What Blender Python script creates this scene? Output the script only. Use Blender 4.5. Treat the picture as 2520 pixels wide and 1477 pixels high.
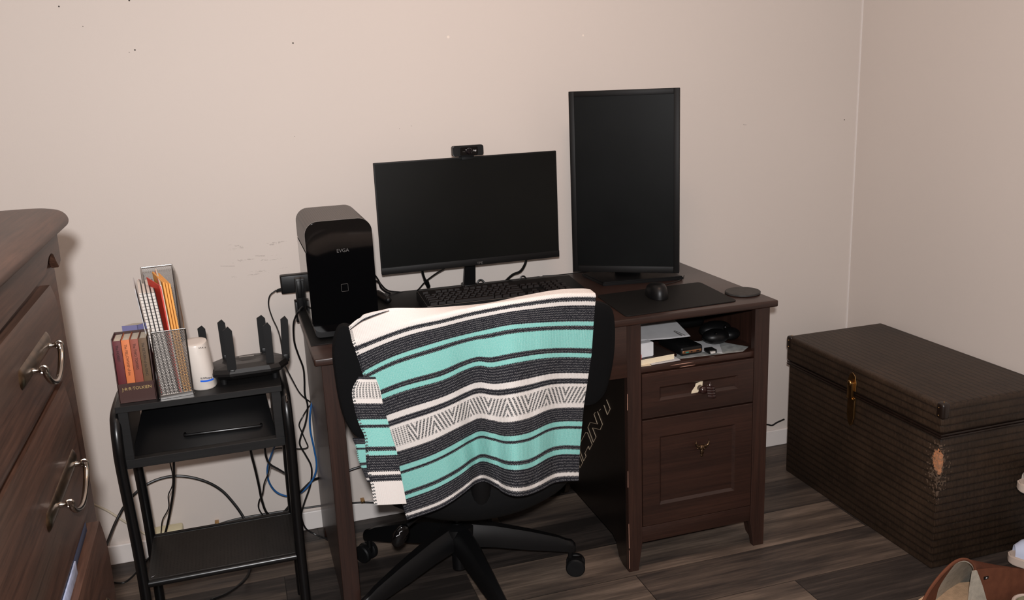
import bpy, bmesh, math, random
from mathutils import Vector, Matrix, Euler
random.seed(7)
for o in list(bpy.data.objects): bpy.data.objects.remove(o)
S = bpy.context.scene
COL = S.collection
PI = math.pi
R = math.radians

# ---------------------------------------------------------------- camera, light, exposure
F = 2235.9                                    # focal length in pixels of the 2520 wide frame
CAM = Vector((-0.1451, -2.7438, 1.3968))
CM = Matrix.Rotation(-0.2954, 3, 'Z') @ Matrix.Rotation(1.32424, 3, 'X') @ Matrix.Rotation(-0.04277, 3, 'Z')
cd = bpy.data.cameras.new('camera'); cam = bpy.data.objects.new('camera', cd); COL.objects.link(cam)
cd.sensor_width = 36; cd.sensor_fit = 'HORIZONTAL'; cd.lens = F * 36 / 2520; cd.clip_start = 0.02
cam.matrix_world = Matrix.Translation(CAM) @ CM.to_4x4()
S.camera = cam
S.view_settings.view_transform = 'Standard'
try: S.view_settings.look = 'None'
except Exception: pass
S.view_settings.gamma = 1.0
S.view_settings.use_curve_mapping = False
S.view_settings.exposure = 0.0
w = bpy.data.worlds.new('world'); S.world = w; w.use_nodes = True
w.node_tree.nodes['Background'].inputs[0].default_value = (1, .93, .86, 1)
w.node_tree.nodes['Background'].inputs[1].default_value = 0.05

def area(name, loc, target, size, power, col, size_y=None):
    l = bpy.data.lights.new(name, 'AREA'); l.energy = power; l.color = col; l.size = size
    if size_y: l.shape = 'RECTANGLE'; l.size_y = size_y
    else: l.shape = 'DISK'
    o = bpy.data.objects.new(name, l); COL.objects.link(o); o.location = loc
    o.rotation_euler = (Vector(target) - Vector(loc)).to_track_quat('-Z', 'Y').to_euler()
    return o
# the photographer's flash, on top of the camera body
fl = CAM + CM @ Vector((0.0, 0.085, 0.09))
area('camera_flash', fl, fl + CM @ Vector((0, 0.02, -1)), 0.05, 50, (1, .985, .99))
# the ceiling lamp of the room
area('ceiling_lamp_glow', (0.55, -1.15, 2.38), (0.55, -1.15, 0), 0.40, 8, (1, .66, .50))

# ---------------------------------------------------------------- measuring: where a photo pixel meets a plane
def _ray(px, py): return CM @ Vector(((px - 1260) / F, -(py - 738.5) / F, -1.0))
def oy(px, py, Y): r = _ray(px, py); return CAM + r * ((Y - CAM.y) / r.y)
def oz(px, py, Z): r = _ray(px, py); return CAM + r * ((Z - CAM.z) / r.z)
def ox(px, py, X): r = _ray(px, py); return CAM + r * ((X - CAM.x) / r.x)

# ---------------------------------------------------------------- materials
def lin(c):
    f = lambda v: v / 12.92 if v <= .04045 else ((v + .055) / 1.055) ** 2.4
    return tuple(f(v / 255) for v in c[:3]) + (1,)
def new_mat(name):
    m = bpy.data.materials.new(name); m.use_nodes = True
    nt = m.node_tree; b = nt.nodes['Principled BSDF']
    return m, nt, b
def mat(name, col, rough=.5, metal=0.0, spec=.5, var=0.0, scale=20, bump=0.0, bscale=300, coat=0.0, stretch=(1, 1, 1)):
    m, nt, b = new_mat(name)
    b.inputs['Base Color'].default_value = lin(col)
    b.inputs['Roughness'].default_value = rough; b.inputs['Metallic'].default_value = metal
    b.inputs['Specular IOR Level'].default_value = spec
    b.inputs['Coat Weight'].default_value = coat; b.inputs['Coat Roughness'].default_value = .12
    tc = nt.nodes.new('ShaderNodeTexCoord')
    mp = nt.nodes.new('ShaderNodeMapping'); mp.inputs['Scale'].default_value = stretch
    nt.links.new(tc.outputs['Object'], mp.inputs[0])
    if var:
        n = nt.nodes.new('ShaderNodeTexNoise'); n.inputs['Scale'].default_value = scale; n.inputs['Detail'].default_value = 6
        nt.links.new(mp.outputs[0], n.inputs['Vector'])
        r = nt.nodes.new('ShaderNodeValToRGB'); c = lin(col)
        r.color_ramp.elements[0].color = tuple(max(0, v * (1 - var)) for v in c[:3]) + (1,)
        r.color_ramp.elements[1].color = tuple(min(1, v * (1 + var)) for v in c[:3]) + (1,)
        r.color_ramp.elements[0].position = .3; r.color_ramp.elements[1].position = .7
        nt.links.new(n.outputs['Fac'], r.inputs[0]); nt.links.new(r.outputs[0], b.inputs['Base Color'])
    if bump:
        n = nt.nodes.new('ShaderNodeTexNoise'); n.inputs['Scale'].default_value = bscale; n.inputs['Detail'].default_value = 3
        nt.links.new(mp.outputs[0], n.inputs['Vector'])
        bp = nt.nodes.new('ShaderNodeBump'); bp.inputs['Strength'].default_value = bump; bp.inputs['Distance'].default_value = .001
        nt.links.new(n.outputs['Fac'], bp.inputs['Height']); nt.links.new(bp.outputs[0], b.inputs['Normal'])
    return m
class E:
    """tiny arithmetic on shader sockets"""
    def __init__(s, nt, k): s.nt = nt; s.k = k
    def _m(s, op, *a):
        n = s.nt.nodes.new('ShaderNodeMath'); n.operation = op
        for i, v in enumerate((s,) + a):
            if isinstance(v, E): s.nt.links.new(v.k, n.inputs[i])
            else: n.inputs[i].default_value = v
        return E(s.nt, n.outputs[0])
    def __add__(s, o): return s._m('ADD', o)
    def __sub__(s, o): return s._m('SUBTRACT', o)
    def __mul__(s, o): return s._m('MULTIPLY', o)
    def __truediv__(s, o): return s._m('DIVIDE', o)
    def sin(s): return s._m('SINE')
    def gt(s, v): return s._m('GREATER_THAN', v)
    def lt(s, v): return s._m('LESS_THAN', v)
    def pp(s, v): return s._m('PINGPONG', v)
    def fl(s): return s._m('FLOOR')
    def fr(s): return s._m('FRACT')
    def ab(s): return s._m('ABSOLUTE')
def mixc(nt, fac, a, b):
    n = nt.nodes.new('ShaderNodeMix'); n.data_type = 'RGBA'
    for v, i in ((fac, 0), (a, 6), (b, 7)):
        if isinstance(v, E): nt.links.new(v.k, n.inputs[i])
        elif hasattr(v, 'is_output'): nt.links.new(v, n.inputs[i])
        else: n.inputs[i].default_value = v
    return n.outputs[2]
def noise(nt, vec, scale, detail=4, rough=.5):
    n = nt.nodes.new('ShaderNodeTexNoise'); n.inputs['Scale'].default_value = scale; n.inputs['Detail'].default_value = detail
    n.inputs['Roughness'].default_value = rough
    nt.links.new(vec, n.inputs['Vector']); return E(nt, n.outputs['Fac'])
def coords(nt, scale=(1, 1, 1), kind='Object', loc=(0, 0, 0)):
    tc = nt.nodes.new('ShaderNodeTexCoord'); mp = nt.nodes.new('ShaderNodeMapping')
    mp.inputs['Scale'].default_value = scale; mp.inputs['Location'].default_value = loc
    nt.links.new(tc.outputs[kind], mp.inputs[0]); return mp.outputs[0]
def sep(nt, v):
    n = nt.nodes.new('ShaderNodeSeparateXYZ'); nt.links.new(v, n.inputs[0])
    return [E(nt, n.outputs[i]) for i in range(3)]
def comb(nt, a, b, c):
    n = nt.nodes.new('ShaderNodeCombineXYZ')
    for i, v in enumerate((a, b, c)):
        if isinstance(v, E): nt.links.new(v.k, n.inputs[i])
        else: n.inputs[i].default_value = v
    return n.outputs[0]
def setbump(nt, b, h, strength=.3, dist=.001):
    bp = nt.nodes.new('ShaderNodeBump'); bp.inputs['Strength'].default_value = strength; bp.inputs['Distance'].default_value = dist
    nt.links.new(h.k, bp.inputs['Height']); nt.links.new(bp.outputs[0], b.inputs['Normal'])

def wood(name, dark, light, rough=.4, along='y', coat=0.0, grain=60, fac=.5, streak=None):
    m, nt, b = new_mat(name)
    sc = {'x': (.6, 9, 9), 'y': (9, .6, 9), 'z': (9, 9, .6)}[along]
    v = coords(nt, sc)
    n1 = noise(nt, v, 3, 8, .65); n2 = noise(nt, v, grain / 3, 3, .7)
    r = nt.nodes.new('ShaderNodeValToRGB')
    r.color_ramp.elements[0].position = .34; r.color_ramp.elements[0].color = lin(dark)
    r.color_ramp.elements[1].position = .68; r.color_ramp.elements[1].color = lin(light)
    nt.links.new((n1 * (1 - fac * .5) + n2 * (fac * .5)).k, r.inputs[0])
    out = r.outputs[0]
    if streak:
        v2 = coords(nt, tuple(s * .5 for s in sc), loc=(3, 1, 2)); n3 = noise(nt, v2, 2.2, 3)
        out = mixc(nt, (n3 - .48) * 6, out, lin(streak))
        nt.nodes[-1].clamp_factor = True
    sc3 = tuple(v_ * (7 if v_ > 1 else 2.2) for v_ in sc)
    n4 = noise(nt, coords(nt, sc3), 3.2, 4, .75)
    out = mixc(nt, (n4 - .47) * 2.4, out, tuple(v_ * .42 for v_ in lin(dark)[:3]) + (1,))
    nt.nodes[-1].clamp_factor = True
    out = mixc(nt, (n4 * -1 + .46) * 1.2, out, tuple(min(1, v_ * 1.5) for v_ in lin(light)[:3]) + (1,))
    nt.nodes[-1].clamp_factor = True
    nt.links.new(out, b.inputs['Base Color'])
    b.inputs['Roughness'].default_value = rough; b.inputs['Coat Weight'].default_value = coat; b.inputs['Coat Roughness'].default_value = .18
    b.inputs['Specular IOR Level'].default_value = .4
    setbump(nt, b, n2, .12, .0006)
    return m

def wall_mat(name, marks=False):
    m, nt, b = new_mat(name)
    v = coords(nt); n = noise(nt, v, 1.6, 3); n2 = noise(nt, v, 240, 3)
    base = mixc(nt, n, lin((206, 197, 190)), lin((211, 202, 195)))
    if marks:
        X, Y, Z = sep(nt, v)
        # scuffed smear near the desk's back corner
        d = comb(nt, X * 30, 0.0, Z * 260)
        sm = noise(nt, d, .55, 5, .75)
        mask = (X + .085)._m('ABSOLUTE').lt(.085) * ((Z - .885)._m('ABSOLUTE').lt(.055))
        bands = ((Z * 150).sin() * .06 + sm).gt(.63) * mask
        base = mixc(nt, bands * (noise(nt, coords(nt), 160, 4).gt(.47)) * .38, base, lin((110, 100, 94)))
        for (px, py, rad) in ((145, 16, .0022), (318, 1, .0024), (332, 123, .0022), (721, 106, .0022), (204, 65, .001), (318, 129, .0009), (725, 336, .0009),
                              (1012, 310, .0008), (983, 317, .0008), (2078, 295, .002), (645, 795, .0012)):
            p = oy(px, py, 0)
            dd = comb(nt, X - p.x, 0.0, Z - p.z)
            ln = nt.nodes.new('ShaderNodeVectorMath'); ln.operation = 'LENGTH'; nt.links.new(dd, ln.inputs[0])
            base = mixc(nt, E(nt, ln.outputs['Value']).lt(rad), base, lin((60, 52, 48)))
        for (px, py, rx, rz) in ((1833, 307, .006, .0013), (560, 655, .02, .0008), (640, 630, .014, .0008)):
            p = oy(px, py, 0)
            q = (X - p.x)._m('ABSOLUTE').lt(rx) * ((Z - p.z + (X - p.x) * .1)._m('ABSOLUTE').lt(rz)) * noise(nt, coords(nt, (1, 1, 1)), 700, 2).gt(.47)
            base = mixc(nt, q * .6, base, lin((90, 82, 76)))
        for (px, py, rad) in ((1103, 91, .004), (1435, 87, .003)):      # pale filled nail holes
            p = oy(px, py, 0)
            dd = comb(nt, X - p.x, 0.0, Z - p.z)
            ln = nt.nodes.new('ShaderNodeVectorMath'); ln.operation = 'LENGTH'; nt.links.new(dd, ln.inputs[0])
            base = mixc(nt, E(nt, ln.outputs['Value']).lt(rad) * .7, base, lin((238, 226, 214)))
    nt.links.new(base, b.inputs['Base Color'])
    b.inputs['Roughness'].default_value = .62; b.inputs['Specular IOR Level'].default_value = .3
    setbump(nt, b, n2, .25, .0006)
    return m

def floor_mat():
    m, nt, b = new_mat('vinyl_plank_floor')
    v = coords(nt); X, Y, Z = sep(nt, v)
    PW, PL = 0.183, 1.22
    row = ((Y + .089) / PW).fl()
    xs = X + row * .437 + (row * 12.9898).sin() * .3
    plank = (xs / PL).fl()
    rid = ((row * 7.31 + plank * 3.77).sin() * 437.5).fr()
    gv = comb(nt, xs * .9, Y * 9, rid * 19)
    n1 = noise(nt, gv, 2.0, 8, .62)
    gv2 = comb(nt, xs * 5, Y * 95, rid * 7)
    n2 = noise(nt, gv2, 1.5, 4, .6)
    val = n1 * .72 + n2 * .22 + rid * .22 - .1
    r = nt.nodes.new('ShaderNodeValToRGB'); e = r.color_ramp.elements
    e[0].position = .33; e[0].color = lin((39, 35, 33)); e[1].position = .70; e[1].color = lin((128, 112, 99))
    k = e.new(.45); k.color = lin((62, 55, 51)); k = e.new(.57); k.color = lin((92, 80, 71))
    nt.links.new(val.k, r.inputs[0])
    fy = ((Y + .089) / PW).fr(); fx = (xs / PL).fr()
    gap = fy.lt(.012)._m('MAXIMUM', fx.lt(.0022))
    c = mixc(nt, gap * .75, r.outputs[0], lin((22, 19, 18)))
    nt.links.new(c, b.inputs['Base Color'])
    b.inputs['Roughness'].default_value = .5; b.inputs['Specular IOR Level'].default_value = .3
    setbump(nt, b, n2 - gap * 1.5, .15, .001)
    return m

BLANKET_STRIPES = [(0, 'k'), (.0223, 'w'), (.0473, 'k'), (.134, 't'), (.158, 'k'), (.181, 't'), (.283, 'k'), (.308, 't'), (.330, 'k'), (.415, 'w'), (.442, 'k'), (.469, 'w'),
                   (.482, 'p'), (.583, 'w'), (.601, 'k'), (.683, 't'), (.708, 'k'), (.729, 't'), (.826, 'k'), (.848, 't'), (.8705, 'k'), (.9536, 'w'), (.973, 'k'), (1.008, 'w')]
def blanket_mat():
    m, nt, b = new_mat('striped_woven_cotton')
    uv = nt.nodes.new('ShaderNodeTexCoord'); U, V, _ = sep(nt, uv.outputs['UV'])
    NU = 150.0
    scal = (U * NU).fr() - .5
    wv = V + (scal * scal) * .014 - .0015
    # V is stored as 0.2 + 0.7 w
    W = (wv - .2) / .7
    def ramp(table):
        r = nt.nodes.new('ShaderNodeValToRGB'); r.color_ramp.interpolation = 'CONSTANT'
        e = r.color_ramp.elements
        for i, (p, c) in enumerate([(-.2, 'w')] + BLANKET_STRIPES):
            pos = .2 + .7 * p if i else 0
            if i == 0: e[0].position = 0; e[0].color = table[c]
            elif i == 1: e[1].position = pos; e[1].color = table[c]
            else: k = e.new(pos); k.color = table[c]
        nt.links.new(wv.k, r.inputs[0]); return r.outputs[0]
    dark, white = lin((27, 27, 33)), lin((222, 212, 206))
    col = ramp({'w': white, 'k': dark, 't': lin((124, 194, 185)), 'p': white})
    one, zero = (1, 1, 1, 1), (0, 0, 0, 1)
    isd = E(nt, ramp({'w': zero, 'k': one, 't': zero, 'p': zero})); isp = E(nt, ramp({'w': zero, 'k': zero, 't': zero, 'p': one}))
    nz = noise(nt, comb(nt, U * 60, W * 60, 0.0), 4, 3)
    rows = W * 150
    stag = (rows * .5).fr().gt(.5) * .5
    dots = ((U * NU + stag).fr() - .5).ab().lt(.2) * ((rows.fr() - .5).ab().lt(.24)) * nz.gt(.46)
    col = mixc(nt, isd * dots * .5, col, lin((190, 186, 186)))
    # zig-zag band
    zig = (U + .02).pp(.0925) / .0925
    ph = zig * 5.2 + (W - .482) / .101 * (2.1)
    ph2 = zig * 5.2 - (W - .482) / .101 * (-2.1)
    diag = (ph2.fr() - .5).ab().gt(.24)
    grid = ((U * 75).fr() - .5).ab().lt(.3) * (((W * 105).fr() - .5).ab().lt(.3))
    thr = ((W * 105).fr() - .5).ab().lt(.42)
    pat = (U.lt(.13) * grid) + (U.gt(.13) * diag * thr)
    inb = ((W - .5325).ab().lt(.043))
    col = mixc(nt, isp * pat * inb, col, lin((40, 37, 42)))
    # stitched left edge
    st = U.lt(.012) * ((W * 60).fr() - .5 + (U * 20)).ab().lt(.22)
    col = mixc(nt, st, col, lin((30, 30, 34)))
    fine = noise(nt, comb(nt, U * 150, W * 130, 0.0), 1.6, 2, .8)
    col = mixc(nt, (fine - .44) * 1.3 * (isd * -1 + 1), col, lin((226, 232, 228)))
    nt.nodes[-1].clamp_factor = True
    hue = mixc(nt, nz * .25, col, lin((150, 150, 150)))
    nt.links.new(mixc(nt, (1.0 if False else .12), col, hue), b.inputs['Base Color'])
    b.inputs['Roughness'].default_value = .95; b.inputs['Specular IOR Level'].default_value = .1
    h = (U * NU * 6.2832).sin() * ((W * 300 + (U * NU)).fr() - .5).ab()
    setbump(nt, b, h + nz, .5, .0015)
    return m

def weave_mat():
    """woven rattan: rows of plaits"""
    m, nt, b = new_mat('woven_rattan')
    v = coords(nt); X, Y, Z = sep(nt, v)
    geo = nt.nodes.new('ShaderNodeNewGeometry'); NX, NY, NZ = sep(nt, geo.outputs['Normal'])
    top = NZ.ab().gt(.6)
    side = NX.ab().gt(.6)
    # across = along the row, up = over the rows
    up = top * X + (Z * (Z * 0 + 1 - top if False else (top * -1 + 1)))
    al = top * Y + (top * -1 + 1) * (side * Y + (side * -1 + 1) * X)
    rowh = .0215
    row = (up / rowh).fl(); fr = (up / rowh).fr() - .5
    plait = ((al / .0048 + row * .5).fr() - .5)
    nz = noise(nt, v, 55, 5, .7); nb = noise(nt, v, 6, 4)
    hgt = (fr * fr * fr * fr * -9.0 + .62) + (plait * plait * -1.2 + .3) + nz * .75
    r = nt.nodes.new('ShaderNodeValToRGB'); e = r.color_ramp.elements
    e[0].position = .25; e[0].color = lin((17, 12, 8)); e[1].position = 1.0; e[1].color = lin((76, 58, 44))
    k = e.new(.62); k.color = lin((36, 26, 18))
    nt.links.new((hgt * .45 + nb * .35 + .02).k, r.inputs[0])
    # torn, bare patch at the near corner
    p = Vector((1.594, -.9, .33)); dd = nt.nodes.new('ShaderNodeVectorMath'); dd.operation = 'SUBTRACT'
    tcw = nt.nodes.new('ShaderNodeNewGeometry'); nt.links.new(tcw.outputs['Position'], dd.inputs[0]); dd.inputs[1].default_value = (1.596, -.905, .325)
    dx, dy, dz = sep(nt, dd.outputs[0])
    rr = (dx * dx + dy * dy) * 900 + dz * dz * 330 + (nz - .5) * 1.6
    col = mixc(nt, rr.lt(.42), r.outputs[0], lin((176, 120, 84)))
    rr2 = (dx * dx + dy * dy) * 260 + (dz + .03) * (dz + .03) * 60 + (noise(nt, v, 120, 3) - .5) * 4
    col = mixc(nt, rr2.lt(.05) * .5, col, lin((120, 100, 84)))
    nt.links.new(col, b.inputs['Base Color'])
    b.inputs['Roughness'].default_value = .5; b.inputs['Specular IOR Level'].default_value = .35
    setbump(nt, b, hgt, .6, .0022)
    return m

def mesh_metal():
    """expanded wire mesh with real see-through holes"""
    m, nt, b = new_mat('silver_wire_mesh')
    uv = nt.nodes.new('ShaderNodeTexCoord'); U, V, _ = sep(nt, uv.outputs['UV'])
    a = ((U + V * .6) * 1.0).fr() - .5; c = ((U - V * .6) * 1.0).fr() - .5
    solid = a.ab().gt(.31)._m('MAXIMUM', c.ab().gt(.31))
    nt.links.new(solid.k, b.inputs['Alpha'])
    b.inputs['Base Color'].default_value = lin((150, 146, 142)); b.inputs['Metallic'].default_value = .9; b.inputs['Roughness'].default_value = .35
    return m
def perf_mat(name, col, pitch, hole=.28, rough=.4):
    m, nt, b = new_mat(name)
    X, Y, Z = sep(nt, coords(nt))
    d = ((X / pitch).fr() - .5)._m('POWER', 2.0) + ((Y / pitch).fr() - .5)._m('POWER', 2.0)
    nt.links.new(mixc(nt, d.lt(hole * hole), lin(col), lin((5, 5, 5))), b.inputs['Base Color'])
    b.inputs['Roughness'].default_value = rough
    setbump(nt, b, d.gt(hole * hole), .6, .002)
    return m

M = {}
M['wall'] = wall_mat('painted_wall', True); M['wall2'] = wall_mat('painted_wall_plain')
M['ceiling'] = mat('ceiling_paint', (238, 232, 226), .9)
M['floor'] = floor_mat()
M['base'] = mat('white_trim_paint', (226, 220, 216), .45)
M['desk'] = wood('espresso_wood', (36, 21, 16), (56, 34, 26), .42, 'x', coat=.25, fac=.35)
M['deskv'] = wood('espresso_wood_upright', (37, 22, 17), (57, 35, 27), .46, 'z', coat=.2, fac=.35)
M['desk_shaded'] = wood('espresso_wood_shaded', (14, 10, 8), (22, 15, 11), .3, 'z', coat=.3, fac=.3)  # same desk wood, with the shade of the side-lit kneehole put into its colour
M['dresser'] = wood('aged_dresser_wood', (44, 26, 18), (88, 60, 47), .45, 'y', coat=.1, fac=.8, streak=(66, 51, 42))
M['dresser_dark'] = wood('dark_dresser_wood', (40, 22, 16), (70, 40, 30), .5, 'y', fac=.6)
M['black'] = mat('black_plastic', (11, 11, 12), .4, spec=.3)
M['black_m'] = mat('black_matte_plastic', (13, 13, 14), .55, spec=.25, bump=.1, bscale=900)
M['black_g'] = mat('black_gloss', (6, 6, 7), .06, spec=.5)
M['screen'] = mat('dark_screen', (11, 12, 11), .3, spec=.25, var=.25, scale=4)
M['screen2'] = mat('dusty_dark_screen', (8, 9, 9), .4, spec=.1, var=.3, scale=7)
M['bezel'] = mat('screen_bezel', (16, 15, 15), .5, spec=.18)
M['mesh_black'] = mat('black_mesh_fabric', (15, 15, 16), .9, spec=.1, bump=.8, bscale=1400)
M['seat'] = mat('seat_fabric', (8, 8, 9), .85, spec=.2, bump=.4, bscale=600)
M['cart'] = wood('black_ash_board', (12, 12, 13), (24, 23, 23), .5, 'x', fac=.6)
M['cart_metal'] = mat('black_tube_metal', (10, 10, 11), .3, spec=.45)
M['shelf'] = perf_mat('perforated_black_metal', (27, 26, 25), .0085, .27, .4)
M['grille'] = perf_mat('bronze_grey_grille', (60, 51, 45), .0055, .27, .4)
M['chrome'] = mat('polished_nickel', (170, 160, 150), .18, 1.0)
M['antique'] = mat('antique_brass_plate', (96, 78, 60), .34, 1.0, var=.35, scale=60)
M['brass'] = mat('aged_brass', (176, 140, 92), .3, 1.0, var=.2, scale=50)
M['silver'] = mat('silver_frame_metal', (168, 165, 162), .28, 1.0)
M['wiremesh'] = mesh_metal()
M['trunk'] = weave_mat()
M['trunkcap'] = mat('trunk_corner_leather', (30, 20, 15), .35, var=.2, scale=40)
M['blanket'] = blanket_mat()
M['paper'] = mat('white_paper', (204, 204, 206), .8, var=.06, scale=30)
M['cream'] = mat('cream_pages', (222, 206, 178), .85, var=.08, scale=200, stretch=(1, 1, 8))
M['pages'] = mat('book_pages', (206, 196, 180), .85, var=.1, scale=300)
M['white'] = mat('white_plastic', (216, 208, 200), .32, spec=.5)
M['blue'] = mat('blue_cable', (36, 92, 150), .35)
M['cable'] = mat('black_cable', (16, 16, 17), .4, spec=.5)
M['beige'] = mat('beige_cable', (190, 180, 160), .5)
M['ivory'] = mat('ivory_power_strip', (206, 200, 168), .45)
M['gold'] = mat('gold_lettering', (214, 186, 128), .4, .6)
M['ink'] = mat('grey_ink', (78, 75, 73), .6)
M['pale'] = mat('pale_outline_ink', (184, 164, 140), .5)
M['chip'] = mat('bare_chipped_wood', (196, 150, 130), .7)
M['pad'] = mat('mouse_pad_cloth', (15, 14, 13), .6, spec=.2, bump=.2, bscale=900)
M['deskmat'] = mat('desk_mat_rubber', (15, 15, 15), .5, spec=.2, bump=.15, bscale=500)
M['cork'] = mat('dark_stone_coaster', (46, 44, 42), .6, var=.35, scale=90)
M['key'] = mat('key_plastic', (19, 13, 12), .5, spec=.3)
M['bluelight'] = mat('blue_stripe', (40, 105, 225), .3)
M['suede'] = mat('tan_suede', (108, 66, 48), .9, spec=.15, var=.15, scale=40, bump=.3, bscale=700)
M['fleece'] = mat('grey_fleece', (176, 168, 154), 1.0, spec=.05, var=.14, scale=60, bump=1.0, bscale=420)
M['fleece2'] = mat('cream_fleece', (204, 170, 138), 1.0, spec=.05, var=.14, scale=70, bump=1.0, bscale=420)
M['sole'] = mat('off_white_rubber', (196, 180, 168), .6)
M['canvas'] = mat('pale_blue_white_canvas', (196, 204, 226), .85)
M['olive'] = mat('olive_grey_insole', (132, 130, 106), .9, var=.2, scale=60)
M['navy'] = mat('navy_cloth', (36, 46, 76), .9)
M['greycloth'] = mat('light_blue_grey_cloth', (150, 158, 184), .9, var=.2, scale=120)
M['lens'] = mat('lens_glass', (14, 10, 14), .05, spec=.8)
M['redp'] = mat('red_plastic', (190, 40, 38), .4)
M['copper'] = mat('copper_trim', (150, 108, 78), .3, .8)
M['teal'] = mat('teal_port', (30, 120, 110), .5)
M['hand'] = mat('dark_glazed_resin', (40, 20, 18), .12, coat=.6)

# ---------------------------------------------------------------- mesh helpers (world coordinates)
def BM(): return bmesh.new()
def box(bm, x0, x1, y0, y1, z0, z1, bev=0.0, seg=2, rot=None, piv=None):
    g = bmesh.ops.create_cube(bm, size=1.0); vs = g['verts']
    for v in vs: v.co = Vector(((x0 + x1) / 2 + v.co.x * (x1 - x0), (y0 + y1) / 2 + v.co.y * (y1 - y0), (z0 + z1) / 2 + v.co.z * (z1 - z0)))
    if bev:
        es = list({e for v in vs for e in v.link_edges})
        r = bmesh.ops.bevel(bm, geom=es, offset=bev, segments=seg, affect='EDGES', profile=.5)
        vs = list({v for f in r['faces'] for v in f.verts} | {v for v in vs if v.is_valid})
    if rot is not None:
        c = Vector(piv) if piv is not None else Vector(((x0 + x1) / 2, (y0 + y1) / 2, (z0 + z1) / 2))
        bmesh.ops.rotate(bm, verts=vs, cent=c, matrix=rot)
    return vs
def prism(bm, pts, vec, bev=0.0, seg=2):
    """closed outline extruded by vec"""
    vec = Vector(vec)
    a = [bm.verts.new(Vector(p)) for p in pts]; b = [bm.verts.new(Vector(p) + vec) for p in pts]
    n = len(pts); fs = [bm.faces.new(a), bm.faces.new(b[::-1])]
    for i in range(n): fs.append(bm.faces.new((a[i], b[i], b[(i + 1) % n], a[(i + 1) % n])))
    bmesh.ops.recalc_face_normals(bm, faces=fs)
    if bev:
        es = [e for f in fs[:2] for e in f.edges]
        bmesh.ops.bevel(bm, geom=list(set(es)), offset=bev, segments=seg, affect='EDGES')
    return a + b
def spline(pts, n=8):
    pts = [Vector(p) for p in pts]
    if len(pts) < 3: return pts
    out = []
    P = [pts[0] * 2 - pts[1]] + pts + [pts[-1] * 2 - pts[-2]]
    for i in range(1, len(P) - 2):
        for k in range(n):
            t = k / n; a, b, c, d = P[i - 1], P[i], P[i + 1], P[i + 2]
            out.append(.5 * ((2 * b) + (c - a) * t + (2 * a - 5 * b + 4 * c - d) * t * t + (3 * b - a - 3 * c + d) * t ** 3))
    out.append(pts[-1]); return out
def tube(bm, pts, r, n=10, smooth=0, closed=False):
    if smooth: pts = spline(pts, smooth)
    pts = [Vector(p) for p in pts]
    rs = r if isinstance(r, (list, tuple)) else [r] * len(pts)
    if len(rs) != len(pts):
        rs = [rs[0] + (rs[-1] - rs[0]) * i / (len(pts) - 1) for i in range(len(pts))] if len(rs) == 2 else [rs[min(len(rs) - 1, int(i * len(rs) / len(pts)))] for i in range(len(pts))]
    up = None; rings = []
    for i, p in enumerate(pts):
        if closed: t = (pts[(i + 1) % len(pts)] - pts[i - 1]).normalized()
        else: t = (pts[min(i + 1, len(pts) - 1)] - pts[max(i - 1, 0)]).normalized()
        if up is None:
            up = Vector((0, 0, 1)) if abs(t.z) < .9 else Vector((1, 0, 0))
        up = (up - t * up.dot(t)).normalized(); s = t.cross(up)
        rings.append([bm.verts.new(p + (up * math.cos(2 * PI * k / n) + s * math.sin(2 * PI * k / n)) * rs[i]) for k in range(n)])
    fs = []
    m = len(rings)
    for i in range(m if closed else m - 1):
        A, B = rings[i], rings[(i + 1) % m]
        for k in range(n): fs.append(bm.faces.new((A[k], A[(k + 1) % n], B[(k + 1) % n], B[k])))
    if not closed: fs += [bm.faces.new(rings[0][::-1]), bm.faces.new(rings[-1])]
    bmesh.ops.recalc_face_normals(bm, faces=fs)
def lathe(bm, prof, origin, axis=(0, 0, 1), n=32, sx=1.0, sy=1.0):
    ax = Vector(axis).normalized(); q = Vector((0, 0, 1)).rotation_difference(ax); o = Vector(origin)
    rings = []
    for (r, h) in prof:
        rings.append([bm.verts.new(o + q @ Vector((max(r, 1e-5) * sx * math.cos(2 * PI * k / n), max(r, 1e-5) * sy * math.sin(2 * PI * k / n), h))) for k in range(n)])
    fs = []
    for i in range(len(rings) - 1):
        A, B = rings[i], rings[i + 1]
        for k in range(n): fs.append(bm.faces.new((A[k], A[(k + 1) % n], B[(k + 1) % n], B[k])))
    fs += [bm.faces.new(rings[0][::-1]), bm.faces.new(rings[-1])]
    bmesh.ops.recalc_face_normals(bm, faces=fs)
def grid(bm, G, thick=0.0, uv=None):
    """G[i][j] world points -> sheet (optionally with thickness); uv[i][j]"""
    n, m = len(G), len(G[0])
    V = [[bm.verts.new(Vector(p)) for p in row] for row in G]
    L = bm.loops.layers.uv.verify() if uv else None
    fs = []
    for i in range(n - 1):
        for j in range(m - 1):
            f = bm.faces.new((V[i][j], V[i][j + 1], V[i + 1][j + 1], V[i + 1][j])); fs.append(f)
            if uv:
                for lp, (a, c) in zip(f.loops, ((i, j), (i, j + 1), (i + 1, j + 1), (i + 1, j))): lp[L].uv = uv[a][c]
    if thick:
        bm.normal_update()
        bmesh.ops.solidify(bm, geom=fs, thickness=thick)
    return fs
def ball(bm, c, r, seg=20, ring=12, scale=(1, 1, 1), rot=None):
    g = bmesh.ops.create_uvsphere(bm, u_segments=seg, v_segments=ring, radius=1.0)
    for v in g['verts']:
        p = Vector((v.co.x * r * scale[0], v.co.y * r * scale[1], v.co.z * r * scale[2]))
        v.co = (rot @ p if rot is not None else p) + Vector(c)
    return g['verts']
LOC = {}
XF = [None]
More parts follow.
